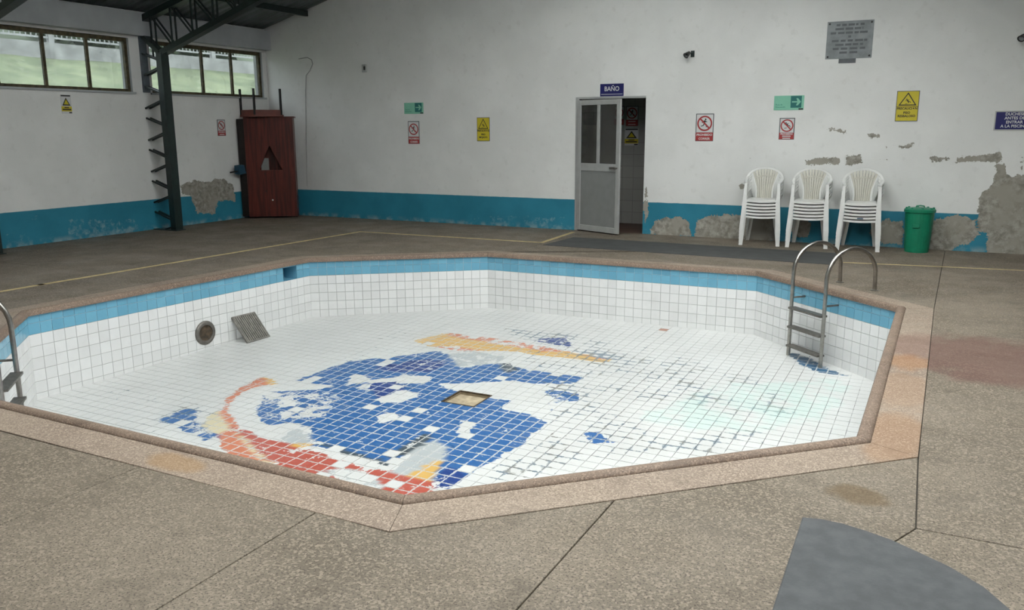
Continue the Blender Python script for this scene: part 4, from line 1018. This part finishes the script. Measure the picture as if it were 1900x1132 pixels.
# ---------------- yellow floor lines
def line(pts, w_=.07):
    b = MB()
    for p, q_ in zip(pts, pts[1:]):
        d = (Vector(q_)-Vector(p)).normalized()*w_/2; b.bar((p[0]-d.x,p[1]-d.y,.0008), (q_[0]+d.x,q_[1]+d.y,.0008), w_, .0016)
    return struct(b.build('painted_line', M['yellow_line']), 'worn yellow line painted on the deck')
line([(-8.70,-1.0),(-8.62,5.6),(-8.42,10.99),(-5.16,11.05),(-5.24,12.40)]); line([(-.98,10.97),(.05,11.12),(3.9,11.6)], .045)

# ---------------- pool ladders
def ladder(base, e, nout, label):
    """base: point on the pool edge midway between the rails; e along the edge; nout away from the water"""
    o = tag(empty('pool_ladder', (base.x, base.y, 0)), label, 'ladder')
    ex = Vector((e.x,e.y,0)); ny = Vector((nout.x,nout.y,0))
    zf = floor_z(base.y-nout.y*.18)
    for s in (-1, 1):
        c = ex*(s*.25); P = [c-ny*.18+Vector((0,0,zf+.004)), c-ny*.18+Vector((0,0,-.3))]
        P += [c+ny*(.13-.31*math.cos(t))+Vector((0,0,.15+.30*math.sin(t))) for t in np.linspace(0, math.pi*.93, 15)]
        P += [c+ny*.44+Vector((0,0,.004))]
        r_ = soften(MB().tube(P, .020, 12, ex).build('rail', M['steel'], o), 60)
        MB().lathe([(0,.0),(.04,.0),(.04,.006),(.022,.012),(.022,.0)], 16, tuple(c+ny*.44)).build('flange', M['steel_dull'], r_)
        MB().tube([c-ny*.18+Vector((0,0,-.12)), c+Vector((0,0,-.12))-ny*.012], .010, 8, ex).build('wall_bracket', M['steel_dull'], r_)
    for z in (-.225, -.43, -.635):
        b = MB(); hx = ex*.25; y0, y1 = -ny*.225, -ny*.135; vs = []
        for xx in (-.245, .245):
            for q_ in (y0, y1):
                for dz in (-.012, .008): vs.append(ex*xx+q_+Vector((0,0,z+dz)))
        b.add(vs, [(0,1,3,2),(4,6,7,5),(0,4,5,1),(2,3,7,6),(1,5,7,3),(0,2,6,4)]); b.build('tread', M['steel_dull'], o)
    return o
Bv, Ev = Vector(PC['B']), Vector(PC['E']); e_ = (Ev-Bv).normalized(); ladder(Bv+e_*1.09, e_, Vector((-e_.y,e_.x)), 'steel pool ladder with three treads on the side near the chair stacks')
Dv, Iv = Vector(PC['D']), Vector(PC['I']); e_ = (Iv-Dv).normalized(); ladder(Dv+e_*1.55, e_, Vector((e_.y,-e_.x)), 'steel pool ladder on the side of the pool facing the chair stacks')

# ---------------- wall fitting and leaning grate in the pool
ML = MT_LEFT
o = tag(empty('pool_light_niche'), 'round rusty metal fitting set in the white pool wall', 'fitting'); s_c = (Vector((-7.3,6.58))-Vector(PC['C'])).dot((Vector(PC['D'])-Vector(PC['C'])).normalized())
o.matrix_world = ML @ Matrix.Translation((s_c, .004, -.61)) @ Matrix.Rotation(-math.pi/2, 4, 'X')
soften(MB().lathe([(.088,.0),(.092,.02),(.105,.026),(.128,.02),(.138,.008),(.138,0)], 36).build('ring', M['steel_dull'], o), 50)
soften(MB().lathe([(.092,.012),(.08,.006),(.03,.004),(0,.010)], 36).build('inner_plate', M['rust_brown'], o), 50)
o = tag(empty('drain_grate', (0,0,0)), 'square steel drain grate leaning against the white pool wall', 'grate')
s_g = (Vector((-7.32,7.14))-Vector(PC['C'])).dot((Vector(PC['D'])-Vector(PC['C'])).normalized()); zf = floor_z(7.14)
tl = math.atan2(.24, .28)
o.matrix_world = ML @ Matrix.Translation((s_g, .245, zf+.004)) @ Matrix.Rotation(tl, 4, 'X')
b = MB(); b.box((-.175,-.012,0), (-.160,.012,.365)); b.box((.160,-.012,0), (.175,.012,.365)); b.box((-.16,-.012,0), (.16,.012,.015)); b.box((-.16,-.012,.35), (.16,.012,.365)); b.build('frame', M['grate'], o)
for k in range(11): MB().box((-.145+.029*k-.0085,-.01,.015), (-.145+.029*k+.0085,.01,.35)).build('bar', M['grate'], o)
for z in (.12, .24): MB().box((-.16,-.006,z-.006), (.16,-.002,z+.006)).build('cross_bar', M['grate'], o)

# ---------------- red cabinet with the upturned table on top
th = math.radians(35); oc = gz((464,405))
cab = tag(empty('red_cabinet', (oc[0],oc[1],0), th), 'tall dark red wooden cabinet with a triangular opening in its front', 'cabinet')
CWd, CDp, CHt = .89, .235, 1.86
b = MB(); b.box((0,.0,.02), (.03,CDp,CHt)); b.box((CWd-.03,0,.02), (CWd,CDp,CHt)); b.box((.03,CDp-.02,.02), (CWd-.03,CDp,CHt)); b.box((.03,.03,.02), (CWd-.03,CDp-.02,.05)); b.build('body', M['red_wood'], cab)
MB().box((-.0,-.03,CHt), (CWd+.03,CDp,CHt+.025)).build('top_board', M['red_wood'], cab)
# front with triangular hole
tz0, tz1, tx0, tx1 = .90, 1.36, .235, .66; txm = .44
b = MB(); outer = [(0.0,.03),(CWd,.03),(CWd,CHt),(0.0,CHt)]; tri = [(tx0,tz0),(tx1,tz0),(txm,tz1)]
F2 = outer+tri
vs = [(x,-.022,z) for x,z in F2]+[(x,0,z) for x,z in F2]
fs = [(0,1,5,4),(1,2,6,5),(2,3,6),(3,0,4,6)]
b.add(vs, fs+[tuple(7+i for i in reversed(f)) for f in fs]+[(i,7+i,7+(i+1)%4,(i+1)%4) for i in range(4)]+[(4+i,4+(i+1)%3,11+(i+1)%3,11+i) for i in range(3)])
fp = b.build('front_panel', M['red_wood'], cab)
k_ = MB().lathe([(.0,.02),(.012,.018),(.016,.01),(.01,.0)], 12).build('knob', M['sign_white'], fp); k_.matrix_local = Matrix.Translation((.445,-.022,.34)) @ Matrix.Rotation(math.pi/2, 4, 'X')
for z in (.5, .82): MB().box((.32,-.0235,z), (.34,-.022,z+.02)).build('screw', M['sign_black'], fp)
MB().box((.03,CDp-.03,.05), (CWd-.03,CDp-.02,CHt)).build('inner_lining', M['red_wood'], cab)
MB().box((.03,.004,.60), (.036,CDp-.03,CHt)).build('inner_lining', M['red_wood'], cab)
MB().box((.26,.07,.88), (.40,.09,1.12)).build('inner_board', M['grey_panel'], cab)  # grey board added to show light falling on the cabinet's inner side
dd = Vector((math.cos(math.radians(200)), math.sin(math.radians(200)), 0)); la = Matrix.Rotation(-th, 3, 'Z') @ dd
sp = MB(); sp.bar((0,0,.04+.9), (la.x*.13,la.y*.13,.94), .03, 1.80); sp.build('side_board', M['dark_wood'], cab)
# upturned table
zt = CHt+.025
tb = tag(empty('upturned_table', (oc[0]+.2,oc[1]+.26,zt), 0), 'small red table lying upside down on the cabinet with three dark legs upright', 'table')
T0_ = Vector((oc[0]+.2,oc[1]+.26)); A_, B_, C_ = [Vector(gy((px_,200), yy_)[:2])-T0_ for px_, yy_ in ((447,11.93),(472,11.80),(521,12.22))]
D_ = A_+C_-B_; cen_ = (A_+C_)/2
b = MB(); pl_ = [cen_+(p-cen_)*1.12 for p in (A_,B_,C_,D_)]; b.prism([(p.x,p.y) for p in pl_], 0, .03); ttop = b.build('tabletop', M['red_top'], tb)
b = MB(); cs_ = [A_,B_,C_,D_]
for i_ in range(4): p, q_ = cs_[i_], cs_[(i_+1) % 4]; b.bar((p.x,p.y,.075), (q_.x,q_.y,.075), .022, .09)
b.build('apron', M['red_top'], tb)
for p in (A_, B_, C_): MB().bar((p.x,p.y,.03), (p.x,p.y,.50), .032, .032).build('leg', M['dark_wood'], tb)
for k in range(7):
    p = A_.lerp(D_, (k+.7)/7.5); q_ = B_.lerp(C_, (k+.7)/7.5); MB().bar((p.x,p.y,.06), (q_.x,q_.y,.06), .035, .015).build('slat', M['red_top'], ttop)
# blue plastic piece tucked beside the cabinet
P = gx((438,312), -11.70)
o = tag(empty('plastic_dustpan', (-11.68,P[1]*.9985+.06,P[2]-.1)), 'small dark blue plastic scoop with a black rod beside the red cabinet', 'scoop')
b = MB(); b.add([(-.02,-.09,.0),(.08,-.06,-.02),(.08,.1,0),(-.02,.1,.02),(-.03,-.07,.15),(.05,-.05,.16),(.05,.1,.15),(-.03,.1,.16)], [(0,1,2,3),(4,5,1,0),(5,6,2,1),(6,7,3,2),(7,4,0,3),(7,6,5,4)]); b.build('pan', M['blue_plastic'], o)
MB().tube([(.03,-.24,.03),(.03,.08,.05)], .014, 8).build('rod', M['sign_black'], o)
